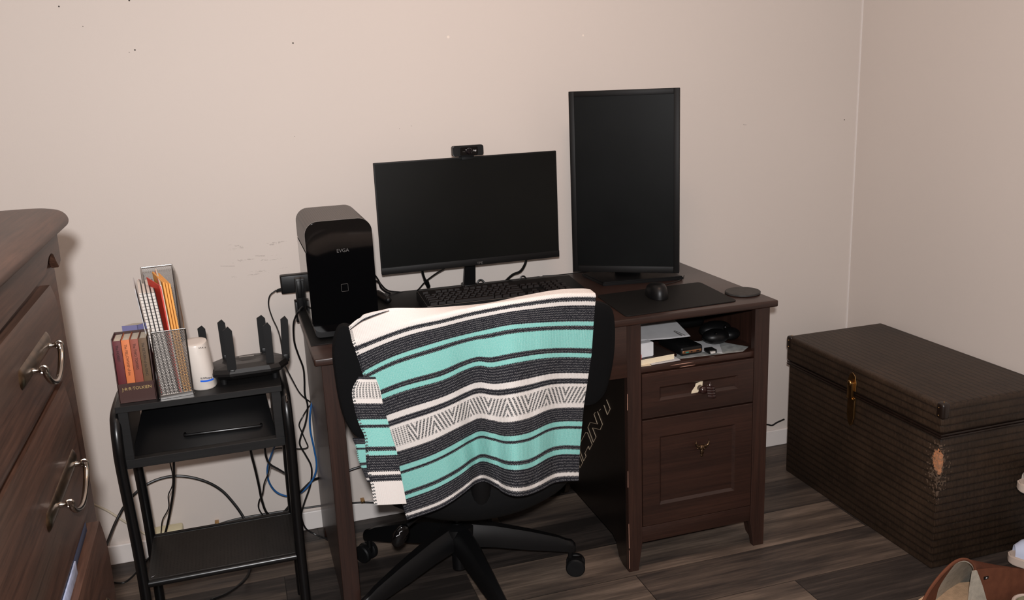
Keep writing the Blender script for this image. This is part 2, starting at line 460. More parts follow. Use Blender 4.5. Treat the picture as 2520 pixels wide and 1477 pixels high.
def tag(o, label=None, cat=None, group=None, kind=None):
    if label: o['label'] = label
    if cat: o['category'] = cat
    if group: o['group'] = group
    if kind: o['kind'] = kind
    return o
def obj(name, bm, m, parent=None, smooth=35, loc=None, label=None, cat=None, group=None, kind=None):
    if XF[0] is not None: bmesh.ops.transform(bm, matrix=XF[0], verts=bm.verts)
    me = bpy.data.meshes.new(name); bm.to_mesh(me); bm.free()
    for mm in (m if isinstance(m, (list, tuple)) else [m]): me.materials.append(mm)
    if smooth:
        me.polygons.foreach_set('use_smooth', [True] * len(me.polygons)); me.set_sharp_from_angle(angle=R(smooth))
    o = bpy.data.objects.new(name, me); COL.objects.link(o)
    if parent is not None:
        L = LOC[parent.name]; me.transform(Matrix.Translation(-L)); o.parent = parent; LOC[o.name] = L
    else:
        L = Vector(loc) if loc is not None else Vector((0, 0, 0)); me.transform(Matrix.Translation(-L)); o.location = L; LOC[o.name] = L
    return tag(o, label, cat, group, kind)
def thing(name, label, cat, loc, group=None):
    o = bpy.data.objects.new(name, None); COL.objects.link(o); o.location = loc; o.empty_display_size = .05
    LOC[o.name] = Vector(loc); return tag(o, label, cat, group)
def one(name, bm, m, label, cat, loc, group=None, smooth=35):
    return obj(name, bm, m, None, smooth, loc, label, cat, group)
def textobj(name, s, size, m, loc, xdir, ydir, parent, depth=.0004, align='LEFT', scale_x=1.0):
    cu = bpy.data.curves.new(name, 'FONT'); cu.body = s; cu.size = size; cu.extrude = depth; cu.align_x = align; cu.space_character = 1.0
    t = bpy.data.objects.new(name, cu); COL.objects.link(t)
    bpy.context.view_layer.update()
    me = bpy.data.meshes.new_from_object(t.evaluated_get(bpy.context.evaluated_depsgraph_get()))
    bpy.data.objects.remove(t)
    xd, yd = Vector(xdir).normalized(), Vector(ydir).normalized(); zd = xd.cross(yd)
    mtx = Matrix.Translation(Vector(loc)) @ Matrix((xd, yd, zd)).transposed().to_4x4() @ Matrix.Diagonal((scale_x, 1, 1, 1))
    me.transform(mtx); me.transform(Matrix.Translation(-LOC[parent.name])); me.materials.clear(); me.materials.append(m)
    o = bpy.data.objects.new(name, me); COL.objects.link(o); o.parent = parent; LOC[o.name] = LOC[parent.name]
    return o
def cable(name, pts, r, m, label, cat='cable', parent=None, smooth=6):
    P = [p if isinstance(p, Vector) else (oy(*p) if len(p) == 3 else Vector(p)) for p in pts]
    b = BM(); tube(b, P, r, 8, smooth)
    lo = min(P, key=lambda v: v.z)
    if parent is not None: return obj(name, b, m, parent)
    return one(name, b, m, label, cat, lo)

# ================================================================ the setting
XR, XL, YF, ZC = 1.987, -0.93, -3.7, 2.42
def struct(name, bm, m): return obj(name, bm, m, None, 0, kind='structure')
b = BM(); box(b, XL - .1, XR + .1, 0, .1, -.0, ZC); struct('wall_back', b, M['wall'])
b = BM(); box(b, XR, XR + .1, YF, 0, 0, ZC); struct('wall_right', b, M['wall2'])
b = BM(); box(b, XL - .1, XL, YF, 0, 0, ZC); struct('wall_left', b, M['wall2'])
b = BM(); box(b, XL - .1, XR + .1, YF - .1, YF, 0, ZC); struct('wall_front', b, M['wall2'])
b = BM(); box(b, XL - .1, XR + .1, YF - .1, .1, -.1, 0); struct('floor', b, M['floor'])
b = BM(); box(b, XL - .1, XR + .1, YF - .1, .1, ZC, ZC + .1); struct('ceiling', b, M['ceiling'])
HB = .062
b = BM(); box(b, XL, XR, -.012, 0, 0, HB, .003); struct('baseboard_back', b, M['base'])
b = BM(); box(b, XR - .012, XR, YF, -.012, 0, HB, .003); struct('baseboard_right', b, M['base'])
b = BM(); box(b, XR - .004, XR, -.004, 0, HB, ZC); struct('trim_1', b, M['base'])

# ================================================================ desk
W, YD, ZT = 1.2687, -.632, .752
XP = .8167; YL = -.616
desk = thing('writing_desk', 'dark espresso wooden desk with a right pedestal of drawers, against the back wall', 'desk', (W / 2, -.33, 0))
b = BM(); box(b, 0, W, YD, -.034, ZT - .019, ZT, .004, 3); obj('desktop', b, M['desk'], desk)
def side_outline(x, front=YL):
    return [(x, front, 0), (x, -.575, 0), (x, -.545, .012), (x, -.525, .05), (x, -.50, .062), (x, -.14, .062), (x, -.115, .05), (x, -.095, .012), (x, -.08, 0), (x, -.045, 0), (x, -.045, ZT - .019), (x, front, ZT - .019)]
def stile(xa, xb, inner_left, z_top=ZT - .019):
    """front leg, tapered towards the foot"""
    xi = xa if inner_left else xb
    cut = .012 * (1 if inner_left else -1)
    if inner_left: o = [(xa, YL - .0005, z_top), (xb, YL - .0005, z_top), (xb, YL - .0005, 0), (xa + cut, YL - .0005, 0), (xa, YL - .0005, .085)]
    else: o = [(xa, YL - .0005, z_top), (xb, YL - .0005, z_top), (xb, YL - .0005, .085), (xb + cut, YL - .0005, 0), (xa, YL - .0005, 0)]
    bb = BM(); prism(bb, o, (0, .02, 0), .001, 1); return bb
def panel(x0, x1, name, m):
    bb = BM(); prism(bb, side_outline(x0, YL + .02), (x1 - x0, 0, 0), .0008, 1); return obj(name, bb, m, desk)
panel(.0167, .034, 'side_panel', M['deskv'])
ps = panel(XP, XP + .017, 'side_panel', M['desk_shaded'])
panel(1.2352, 1.2525, 'side_panel', M['deskv'])
obj('front_leg', stile(.0167, .0600, False), M['deskv'], desk)
obj('front_leg', stile(XP, .858, False), M['deskv'], desk)
obj('front_leg', stile(1.2065, 1.2525, True), M['deskv'], desk)
b = BM(); box(b, .06, XP, YL, YL + .018, .585, ZT - .019, .001); obj('apron', b, M['desk'], desk)
b = BM(); box(b, .834, 1.235, -.055, -.045, .08, ZT - .019); obj('back_panel', b, M['desk_shaded'], desk)
b = BM(); box(b, .834, 1.235, YL + .006, -.055, .590, .606, .001); obj('cubby_shelf', b, M['desk'], desk)
b = BM(); box(b, .834, 1.235, YL + .02, -.055, .11, .125); obj('bottom_board', b, M['desk_shaded'], desk)
b = BM(); box(b, .858, 1.2065, YL + .002, YL + .018, .084, .132, .001); obj('bottom_rail', b, M['desk'], desk)
def drawer_front(name, x0, x1, z0, z1, ix0, ix1, iz0, iz1):
    bb = BM(); y = YL - .001; t = .018
    # frame with a sloped, recessed field
    o = [(x0, z0), (x1, z0), (x1, z1), (x0, z1)]; i1 = [(ix0, iz0), (ix1, iz0), (ix1, iz1), (ix0, iz1)]
    d = .007; i2 = [(ix0 + d, iz0 + d), (ix1 - d, iz0 + d), (ix1 - d, iz1 - d), (ix0 + d, iz1 - d)]
    rows = [[bb.verts.new((x, y + t, z)) for x, z in o], [bb.verts.new((x, y + .001, z)) for x, z in o],
            [bb.verts.new((x + (.001 if x == x0 else -.001), y, z + (.001 if z == z0 else -.001))) for x, z in o],
            [bb.verts.new((x, y, z)) for x, z in i1], [bb.verts.new((x, y + .007, z)) for x, z in i2]]
    for A, B in zip(rows, rows[1:]):
        for k in range(4): bb.faces.new((A[k], A[(k + 1) % 4], B[(k + 1) % 4], B[k]))
    bb.faces.new(rows[-1]); bb.faces.new(rows[0][::-1]); bmesh.ops.recalc_face_normals(bb, faces=bb.faces)
    return obj(name, bb, M['desk'], desk, smooth=0)
dr = drawer_front('drawer', .860, 1.2045, .458, .587, .912, 1.155, .505, .545)
fd = drawer_front('file_drawer', .860, 1.2045, .135, .453, .912, 1.150, .193, .399)
# fist shaped knob on the upper drawer
kc = oy(1733, 961, YL - .02)
b = BM()
tube(b, [(kc.x, YL + .004, kc.z), (kc.x, YL - .012, kc.z), (kc.x, YL - .018, kc.z)], [.009, .007, .010], 14)
ball(b, (kc.x - .004, YL - .025, kc.z + .004), .013, scale=(1.15, .8, .9))
for i in range(4):
    cx = kc.x + .012 + .001 * i; cz = kc.z + .010 - i * .0078
    tube(b, [(cx - .012, YL - .034, cz + .001), (cx, YL - .039, cz), (cx + .009, YL - .034, cz - .002), (cx + .010, YL - .026, cz - .003)], [.0048, .0052, .005, .0042], 10, 4)
tube(b, [(kc.x + .004, YL - .030, kc.z + .008), (kc.x + .009, YL - .034, kc.z + .017), (kc.x + .008, YL - .032, kc.z + .026)], [.006, .0055, .0042], 10, 4)
obj('fist_knob', b, M['hand'], dr, label='dark glazed knob shaped like a clenched fist')
b = BM(); kx, kz = kc.x - .012, kc.z
prism(b, [(kx - .016, YL + .0045, kz - .018), (kx - .013, YL + .0045, kz - .006), (kx - .003, YL + .0045, kz + .006), (kx - .001, YL + .0045, kz + .014), (kx + .021, YL + .0045, kz + .020), (kx + .019, YL + .0045, kz + .002), (kx + .001, YL + .0045, kz - .017)], (0, -.0008, 0))
obj('paper_scrap', b, M['cream'], dr, label='torn pale paper behind the knob')
# bull skull pull
bc = oy(1728, 1105, YL - .012); b = BM(); x, z = bc.x, bc.z; y = YL + .006
tube(b, [(x, y, z + .002), (x, y - .016, z + .002)], .004, 10)
ball(b, (x, y - .018, z + .004), .0095, scale=(1.0, .6, .9)); ball(b, (x - .001, y - .019, z - .008), .0065, scale=(.9, .6, 1.5)); ball(b, (x - .001, y - .018, z - .019), .0042, scale=(1.1, .6, .9))
for s in (-1, 1):
    tube(b, [(x + s * .006, y - .018, z + .009), (x + s * .014, y - .020, z + .010), (x + s * .020, y - .020, z + .018), (x + s * .019, y - .019, z + .027)], [.0042, .0036, .0026, .0008], 10, 4)
    ball(b, (x + s * .011, y - .017, z + .003), .003, 10, 8, scale=(1.6, .6, .8))
    ball(b, (x + s * .004, y - .024, z + .002), .0018, 8, 6)
obj('bull_skull_pull', b, M['antique'], fd, label='metal pull shaped like a bull skull with horns')
# chipped veneer above the upper drawer and along the leg
def chip(p, q, h, Y=None):
    b = BM()
    A, B = oy(*p, YL - .0006), oy(*q, YL - .0006)
    m = (A + B) / 2
    prism(b, [A, m + Vector((0, 0, h)), B, m - Vector((0, 0, h * .5))], (0, -.0006, 0)); obj('chipped_edge', b, M['chip'], desk, smooth=0, label='pale chipped veneer')
chip((1650, 900), (1708, 891), .0013); chip((1672, 904), (1711, 898), .0012)
for (p, q) in (((1543.5, 970), (1543.5, 1010)), ((1545, 1160), (1545, 1200)), ((1547, 1290), (1548, 1350)), ((1548, 1355), (1549, 1400))):
    A, B = oy(*p, YL - .0006), oy(*q, YL - .0006); b = BM(); prism(b, [A, A + Vector((.0009, 0, 0)), B + Vector((.0012, 0, 0)), B], (0, -.0005, 0)); obj('chipped_edge', b, M['chip'], desk, smooth=0, label='pale chipped veneer')
# outlined letters on the kneehole side of the pedestal (only the visible part of the word)
LET = [[(653, 353), (705, 500), (748, 410), (692, 272)],
       [(520, 466), (502, 492), (554, 637), (444, 614), (410, 690), (493, 916), (533, 835), (479, 697), (597, 723), (631, 644), (556, 450)],
       [(600, 415), (585, 436)],
       [(290, 935), (376, 768), (404, 772), (474, 948), (436, 1028), (417, 975), (365, 1080), (382, 1130), (346, 1199), (288, 1040), (290, 935)],
       [(276, 1090), (329, 1228), (291, 1304), (268, 1240)]]
b = BM()
for pl in LET:
    pts = [ox(1380 + u / 6.1556, 940 + v / 6.1542, XP - .0008) for u, v in pl]
    for a, c in zip(pts, pts[1:]): tube(b, [a, c], .00085, 6)
obj('outlined_lettering', b, M['pale'], ps, smooth=0, label='outlined capital letters A N T on the side panel')

# ---- on the desk
b = BM(); o = [(.004, -.515), (.77, -.515), (.785, -.50), (.785, -.055), (.77, -.040), (.004, -.040)]
prism(b, [(x, y, ZT) for x, y in o], (0, 0, .002), .0006, 1)
one('desk_mat', b, M['deskmat'], 'thin black desk mat under the keyboard and computer tower', 'desk mat', (.4, -.28, ZT))
ZM = ZT + .0022
# mouse pad
b = BM(); c0, c1, c3 = oz(1540, 781, ZT), oz(1815, 742.5, ZT), oz(1722, 696, ZT)
c4 = c0 + (c3 - c1) * 1.0
cs = [c0, c1, c3, c4]; o = []
for i in range(4):
    p, a, c = cs[i], cs[i - 1], cs[(i + 1) % 4]; r = .016
    p0 = p + (a - p).normalized() * r; p1 = p + (c - p).normalized() * r
    for k in range(5):
        t = k / 4; o.append(p0 * (1 - t) ** 2 + p * 2 * t * (1 - t) + p1 * t * t)
prism(b, [(v.x, v.y, ZT) for v in o], (0, 0, .003), .0008, 1)
one('mouse_pad', b, M['pad'], 'black rectangular mouse pad on the right end of the desk', 'mouse pad', ((c0.x + c3.x) / 2, (c0.y + c3.y) / 2, ZT))
# coaster
b = BM(); cc = oz(1827.5, 722, ZT)
lathe(b, [(.0, 0), (.047, 0), (.050, .002), (.050, .006), (.048, .0075), (0, .0075)], (cc.x, cc.y, ZT), n=48)
one('coaster', b, M['cork'], 'round dark mottled coaster at the right edge of the desktop', 'coaster', (cc.x, cc.y, ZT))
# mouse
mc = Vector((.988, -.448, ZT + .003)); mouse = thing('computer_mouse', 'black ergonomic computer mouse on the mouse pad', 'mouse', mc)
b = BM(); ang = R(-12); n, mrows = 28, 16; G = []
rot = Matrix.Rotation(ang, 3, 'Z')
for i in range(mrows + 1):
    a = i / mrows * PI / 2; row = []
    for k in range(n + 1):
        t = 2 * PI * k / n; cx, sy = math.cos(t), math.sin(t)
        rx = .031 * (1 + .12 * sy * 0) * (1 - .10 * math.cos(2 * t)); ry = .058
        x, y = rx * cx, ry * sy; s = math.cos(a) ** .55
        h = .042 * math.sin(a) ** .9 * (1.0 - .45 * (y / ry * s * .5 + .2))
        row.append(mc + rot @ Vector((x * s * (1.08 if x < 0 else 1), y * s, h + .001)))
    G.append(row)
grid(b, G); bmesh.ops.remove_doubles(b, verts=b.verts, dist=.0002)
obj('shell', b, M['black'], mouse)
b = BM(); tube(b, [mc + rot @ Vector((0, .040, .020)), mc + rot @ Vector((0, .040, .0205)) + rot @ Vector((.004, 0, 0))], .010, 16); obj('scroll_wheel', b, M['black_m'], mouse)
# keyboard
K0, K1, K2, K3 = oz(1050, 757, .772), oz(1446, 712, .772), oz(1375, 688, .785), oz(1020, 735, .785)
kx = (K1 - K0); kL = kx.length; kx.normalize(); ky = Vector((0, 0, 1)).cross(kx).normalized(); KD = .150
kb = thing('computer_keyboard', 'black full size computer keyboard on the desk mat', 'keyboard', (K0.x + .237, K0.y + .07, ZM))
def kp(u, v, h=0.0): return Vector((K0.x, K0.y, ZM)) + kx * u + ky * v + Vector((0, 0, h))
b = BM(); prism(b, [kp(0, 0, .002), kp(0, 0, .017), kp(0, KD, .030), kp(0, KD, .002)], kx * kL, .002, 2)
obj('case', b, M['black_m'], kb)
b = BM()
tube(b, [kp(.004, .003, .0185), kp(kL - .004, .003, .0185)], .0009, 6); tube(b, [kp(.004, .003, .0185), kp(.004, KD - .004, .031)], .0008, 6)
obj('front_trim', b, M['silver'], kb, label='thin shiny line along the front edge')
u = .0187; slope = .013 / KD
def mk_key(u0, v0, wk):
    bb = BM(); g = .0012; x0, x1 = u0 + g, u0 + wk - g; y0, y1 = v0 + g, v0 + u - g; z = .018 + slope * v0
    lo = [bb.verts.new(kp(x, y, z)) for x, y in ((x0, y0), (x1, y0), (x1, y1), (x0, y1))]
    hi = [bb.verts.new(kp(x, y, z + .0075)) for x, y in ((x0 + .0018, y0 + .001), (x1 - .0018, y0 + .001), (x1 - .0018, y1 - .003), (x0 + .0018, y1 - .003))]
    for k in range(4): bb.faces.new((lo[k], lo[(k + 1) % 4], hi[(k + 1) % 4], hi[k]))
    bb.faces.new(hi); bmesh.ops.recalc_face_normals(bb, faces=bb.faces)
    return obj('key', bb, M['key'], kb, smooth=0)
m0 = .012
mainrows = [[1.25, 1.25, 1.25, 6.25, 1.25, 1.25, 1.25, 1.25], [2.25] + [1] * 10 + [2.75], [1.75] + [1] * 11 + [2.25], [1.5] + [1] * 12 + [1.5], [1] * 13 + [2]]
nk = 0
for r_, row in enumerate(mainrows):
    x = m0
    for wk in row: mk_key(x, .010 + r_ * u, wk * u); x += wk * u; nk += 1
xn = m0 + 15.25 * u
for x, r_ in ((0, 0), (1, 0), (2, 0), (1, 1), (0, 3), (1, 3), (2, 3), (0, 4), (1, 4), (2, 4)): mk_key(xn + x * u, .010 + r_ * u, u); nk += 1
xk = m0 + 18.5 * u
for x, r_, wk in ((0, 0, 2), (2, 0, 1), (0, 1, 1), (1, 1, 1), (2, 1, 1), (3, 0, 1), (0, 2, 1), (1, 2, 1), (2, 2, 1), (0, 3, 1), (1, 3, 1), (2, 3, 1), (3, 2, 1), (0, 4, 1), (1, 4, 1), (2, 4, 1), (3, 4, 1)):
    mk_key(xk + x * u, .010 + r_ * u, wk * u); nk += 1
for x in [0, 2, 3, 4, 5, 6.5, 7.5, 8.5, 9.5, 11, 12, 13, 14][:100 - nk]: mk_key(m0 + x * u, .012 + 5.35 * u, u)

# computer tower
PX0, PX1, PY0, PY1, PZ0, PZ1 = .0175, .184, -.480, -.205, ZM, 1.057
pc = thing('computer_tower', 'black glossy computer tower with a rounded grille top, left end of the desk', 'computer', ((PX0 + PX1) / 2, (PY0 + PY1) / 2, ZM))
def rrect(x0, x1, z0, z1, r, rb=None, n=8):
    rb = r if rb is None else rb; o = []
    for (cx, cz, a0, rr) in ((x1 - r, z1 - r, 0, r), (x0 + r, z1 - r, 90, r), (x0 + rb, z0 + rb, 180, rb), (x1 - rb, z0 + rb, 270, rb)):
        for k in range(n + 1): a = R(a0 + 90 * k / n); o.append((cx + rr * math.cos(a), cz + rr * math.sin(a)))
    return o
PB = PZ0 + .020
b = BM(); prism(b, [(x, PY0 + .012, z) for x, z in rrect(PX0 + .004, PX1 - .004, PB, PZ1 - .004, .03, .02)], (0, PY1 - PY0 - .014, 0)); obj('case_body', b, M['black'], pc)
b = BM()   # wrap-around grille: top and upper sides
arc = [(x, z) for x, z in rrect(PX0, PX1, PB, PZ1, .034, .02) if z > PZ1 - .034 - 1e-4]
out = [(PX1, PZ1 - .075)] + arc + [(PX0, PZ1 - .075)]
inn = [(x + (.003 if x < (PX0 + PX1) / 2 else -.003), z - (.003 if z > PZ1 - .02 else 0)) for x, z in out][::-1]
prism(b, [(x, PY0 + .010, z) for x, z in out + inn], (0, PY1 - PY0 - .010, 0)); obj('top_grille', b, M['grille'], pc, label='brown grey perforated top')
b = BM(); prism(b, [(x, PY0, z) for x, z in rrect(PX0, PX1, PB, PZ1, .034, .022)], (0, .010, 0), .002, 2); fp = obj('front_panel', b, M['black_g'], pc, label='glossy black front panel')
b = BM(); box(b, PX0 - .001, PX0 + .003, PY0 + .012, PY1 - .004, PB + .02, PZ1 - .078); obj('glass_side', b, M['black_g'], pc, label='dark tempered glass side')
b = BM()
for yy in (PY0 + .02, PY1 - .05): box(b, PX0 + .012, PX1 - .012, yy, yy + .03, PZ0, PB + .002, .002)
prism(b, [(x, PY0 + .004, z) for x, z in rrect(PX0 + .004, PX1 - .004, PZ0 + .006, PB + .03, .012, .012)], (0, PY1 - PY0 - .02, 0)); obj('base_skid', b, M['black'], pc)
b = BM(); c = oy(848.5, 708, PY0 - .0005); tube(b, [(c.x + x, PY0 - .0004, c.z + z) for x, z in rrect(-.0085, .0085, -.0095, .0095, .002, n=3)], .0004, 6, closed=True); obj('power_button', b, M['ink'], fp)
t = oy(828, 619, PY0); textobj('brand_lettering', 'EVGA', .0125, M['ink'], (t.x, PY0 - .0008, t.z - .003), (1, 0, 0), (0, 0, 1), fp, scale_x=1.0)

# main monitor
MY = -.19; A0, A1 = oy(921, 402, MY), oy(1381, 635, MY); mx0, mx1, mz0, mz1 = .2445, .7885, .8435, 1.1635
mon = thing('desktop_monitor', 'wide black monitor standing in the middle of the desk', 'monitor', (.52, -.14, ZM))
b = BM(); box(b, mx0, mx1, MY, MY + .010, mz0, mz1, .0015); box(b, mx0 + .05, mx1 - .05, MY + .008, MY + .035, mz0 + .004, mz1 - .09, .008, 3); obj('housing', b, M['black_m'], mon)
b = BM(); box(b, mx0 + .003, mx1 - .003, MY - .0008, MY + .002, mz0 + .021, mz1 - .003); obj('screen', b, M['screen'], mon)
b = BM(); box(b, mx0, mx1, MY - .002, MY + .004, mz0, mz0 + .020, .001); chin = obj('lower_bezel', b, M['bezel'], mon)
t = oy(1173, 650, MY); textobj('bezel_lettering', 'TPE', .0105, M['ink'], (t.x, MY - .0030, t.z - .0005), (1, 0, 0), (0, 0, 1), chin, scale_x=1.1)
b = BM(); nx = oy(1158, 690, -.11).x
prism(b, [(nx - .024, -.115, ZM + .004), (nx + .014, -.115, ZM + .004), (nx + .013, -.155, mz0 + .12), (nx - .011, -.155, mz0 + .12)], (0, .018, 0), .002, 2); obj('stand_neck', b, M['black'], mon)
b = BM(); hub = Vector((nx, -.10, ZM + .006))
for end in (oz(1096, 719, ZM), oz(1262, 697, ZM)):
    e2 = hub + (Vector((end.x, end.y, hub.z)) - hub) * 1.0
    d = (e2 - hub); s = Vector((-d.y, d.x, 0)).normalized()
    prism(b, [hub + s * .012 - Vector((0, 0, .006)), hub - s * .012 - Vector((0, 0, .006)), e2 - s * .007 - Vector((0, 0, .006)), e2 + s * .007 - Vector((0, 0, .006))], (0, 0, .010), .002, 2)
box(b, nx - .025, nx + .02, -.125, -.08, ZM, ZM + .018, .005, 3); obj('stand_base', b, M['black'], mon)
# webcam
wl, wr = oy(1114, 372, MY - .012), oy(1190, 372, MY - .012); wc = (wl + wr) / 2; wz = oy(1153, 371, MY - .012).z
cam_ = thing('webcam', 'small black webcam clipped on top of the wide monitor', 'webcam', (wc.x, MY, mz1))
b = BM(); o = rrect(wl.x, wr.x, wz - .0150, wz + .0150, .006, .006, 5); prism(b, [(x, MY - .020 + 3.0 * (x - wc.x) ** 2, z) for x, z in o], (0, .022, 0), .002, 2); bd = obj('camera_body', b, M['black'], cam_)
b = BM(); prism(b, [(x, MY - .0215, z) for x, z in rrect(wc.x - .026, wc.x + .026, wz - .012, wz + .012, .004)], (0, .003, 0), .0008, 1); obj('front_plate', b, M['black_g'], cam_)
b = BM(); lathe(b, [(.0095, 0), (.0095, .003), (.007, .004), (.0055, .002), (0, .0025)], (wc.x, MY - .0215, wz), (0, -1, 0), 24); ln = obj('lens', b, M['lens'], cam_)
b = BM(); box(b, wc.x - .021, wc.x + .017, MY - .012, MY + .03, mz1, wz - .010, .002); box(b, wc.x - .019, wc.x + .015, MY - .006, MY - .0025, mz1 - .008, mz1 + .006, .001); box(b, wc.x - .019, wc.x + .015, MY + .011, MY + .03, mz1 - .05, mz1 + .004, .002); obj('mount_clip', b, M['black_m'], cam_)
textobj('plate_lettering', 'logi', .0062, M['paper'], (wc.x + .0125, MY - .0222, wz - .001), (1, 0, 0), (0, 0, 1), bd)
textobj('plate_lettering', '1080p', .0032, M['ink'], (wc.x - .0195, MY - .0222, wz - .002), (1, 0, 0), (0, 0, 1), bd)

# portrait monitor
q0, q1 = oz(1410, 669, .777), oz(1671, 673, .777)
pd_ = (q1 - q0); PWd = pd_.length; pd_.normalize(); pn = Vector((pd_.y, -pd_.x, 0))      # towards the viewer
pz0, pz1 = .777, 1.330
pm = thing('portrait_monitor', 'tall black monitor turned upright, angled on its stand at the back of the desk', 'monitor', (q0.x + pd_.x * PWd / 2, q0.y + pd_.y * PWd / 2 + .08, ZT))
def pp(u, h, v): return Vector((q0.x, q0.y, 0)) + pd_ * u + pn * h + Vector((0, 0, v))
def pbox(bm, u0, u1, h0, h1, v0, v1, bev=0):
    vs = box(bm, u0, u1, h0, h1, v0, v1, bev)
    for v in vs: c = v.co.copy(); v.co = pp(c.x, c.y, c.z)
b = BM(); pbox(b, 0, PWd, -.022, -.004, pz0, pz1, .002); pbox(b, .05, PWd - .05, -.055, -.02, pz0 + .08, pz1 - .08, .01)
bmesh.ops.recalc_face_normals(b, faces=b.faces); obj('housing', b, M['black_m'], pm)
b = BM(); fw = .0165
pbox(b, 0, fw, -.006, 0, pz0, pz1, .001); pbox(b, PWd - fw, PWd, -.006, 0, pz0, pz1, .001); pbox(b, fw, PWd - fw, -.006, 0, pz1 - fw, pz1, .001); pbox(b, fw, PWd - fw, -.006, 0, pz0, pz0 + fw + .004, .001)
bmesh.ops.recalc_face_normals(b, faces=b.faces); obj('bezel', b, M['bezel'], pm)
b = BM(); pbox(b, fw, PWd - fw, -.008, -.003, pz0 + fw + .004, pz1 - fw); bmesh.ops.recalc_face_normals(b, faces=b.faces); obj('screen', b, M['screen2'], pm)
b = BM(); pbox(b, PWd / 2 - .04, PWd / 2 + .04, -.085, -.05, ZT + .01, pz0 + .33, .004); bmesh.ops.recalc_face_normals(b, faces=b.faces); obj('stand_column', b, M['black'], pm)
b = BM(); g0, g1, g3 = oz(1484, 697, ZT + .010), oz(1682, 681, ZT + .010), oz(1432, 673, ZT + .010)
o = [Vector((v.x, v.y, ZT)) for v in (g0, g1, g1 + (g3 - g0) * 1.0, g3)]; prism(b, o, (0, 0, .012), .003, 2); obj('stand_base', b, M['black'], pm)

# small things and cables at the back of the desk
b = BM(); tube(b, [oz(955, 738, ZM + .011), oz(930, 722, ZM + .011)], .0105, 14)
ball(b, oz(955, 738, ZM + .011), .0105, 14, 10); one('pen_drive', b, M['black'], 'short black plastic cylinder beside the computer tower', 'gadget', oz(942, 730, ZM))
b = BM(); box(b, -.036, .066, -.100, -.072, .798, .852, .004, 3)
ad = thing('power_adapter', 'black power adapter box at the back left corner of the desk', 'adapter', (0, -.10, ZT)); obj('adapter_box', b, M['black'], ad)
b = BM(); box(b, .028, .06, -.098, -.074, ZT + .002, .799, .003); obj('adapter_foot', b, M['black'], ad)
b = BM(); p = oy(683, 714, -.086); tube(b, [(-.034, -.086, p.z), (-.044, -.086, p.z - .001), (-.050, -.086, p.z - .004)], [.006, .0045, .0035], 10); obj('strain_relief', b, M['black'], ad)
cable('adapter_cord', [(680, 714, -.10), (664, 728, -.10), (661, 752, -.10), (670, 782, -.12), (682, 808, -.15), (690, 835, -.2), (697, 880, -.25), (702, 905, -.3)], .0019, M['cable'], 'thin black cord hanging from the power adapter box')
b = BM(); box(b, .002, .0235, -.140, -.116, ZT, .848, .003, 2); box(b, .006, .0195, -.143, -.138, .792, .842, .002, 2)
g_ = thing('clip_on_hub', 'narrow upright black plastic hub behind the computer tower at the left desk edge', 'gadget', (.012, -.13, ZT)); obj('hub_body', b, M['black'], g_)
b = BM(); box(b, -.004, .004, -.150, -.110, ZT - .03, ZT + .03, .002); obj('clamp', b, M['black'], g_)

def mcable(pts, r, label): cable('monitor_cable', pts, r, M['cable'], label)
# lead with plug hanging under the wide monitor
pl = thing('hanging_plug_lead', 'black lead with a bulky connector hanging below the wide monitor', 'cable', oy(1053, 705, -.07))
b = BM(); tube(b, [oy(1038, 655, -.15), oy(1040, 672, -.13), oy(1046, 690, -.09)], [.0045, .0040], 10, 5); obj('lead', b, M['cable'], pl)
b = BM(); tube(b, [oy(1045, 688, -.09), oy(1050, 695, -.08), oy(1054, 704, -.07)], [.005, .0075, .0065], 14, 4); ball(b, oy(1054, 704, -.07), .0068, 12, 8); obj('connector', b, M['black'], pl)
mcable([(1095, 660, -.15), (1072, 674, -.12), (1046, 694, -.09), (1030, 712, -.06), (1018, 720, -.05), (985, 719, -.05), (955, 715, -.055), (938, 700, -.08), (928, 684, -.10), (915, 668, -.13)], .0022, 'thin black cable looping from the wide monitor to the computer tower')
mcable([(915, 690, -.12), (931, 694, -.11), (938, 708, -.09), (950, 718, -.07), (960, 722, -.06)], .003, 'short black cable bent behind the computer tower')
mcable([(1298, 630, -.15), (1291, 652, -.14), (1280, 668, -.12), (1262, 676, -.09), (1246, 690, -.06), (1238, 700, -.05)], .0038, 'thick black cable curving down below the right half of the wide monitor')
mcable([(1172, 702, -.07), (1177, 692, -.07), (1184, 689, -.07), (1191, 694, -.075), (1196, 703, -.08)], .0030, 'small black cable arch right of the wide monitor foot')
mcable([(1278, 689, -.05), (1283, 681, -.05), (1290, 680, -.05), (1296, 687, -.05)], .0022, 'small black cable loop behind the keyboard number pad')
cable('monitor_cable', [oz(1335, 679, ZT + .002), oz(1380, 676.5, ZT + .002), oz(1415, 672, ZT + .003), oz(1450, 669, ZT + .004)], .0016, M['cable'], 'thin black cable lying along the desk edge left of the upright monitor')
cable('mouse_cable', [oz(1684, 678, ZT + .002), oz(1672, 690, ZT + .002), oz(1640, 699, ZT + .002), oz(1625, 703, ZT + .0055), oz(1610, 706, ZT + .006)], .0013, M['cable'], 'thin dark cord running from the mouse behind the mouse pad')

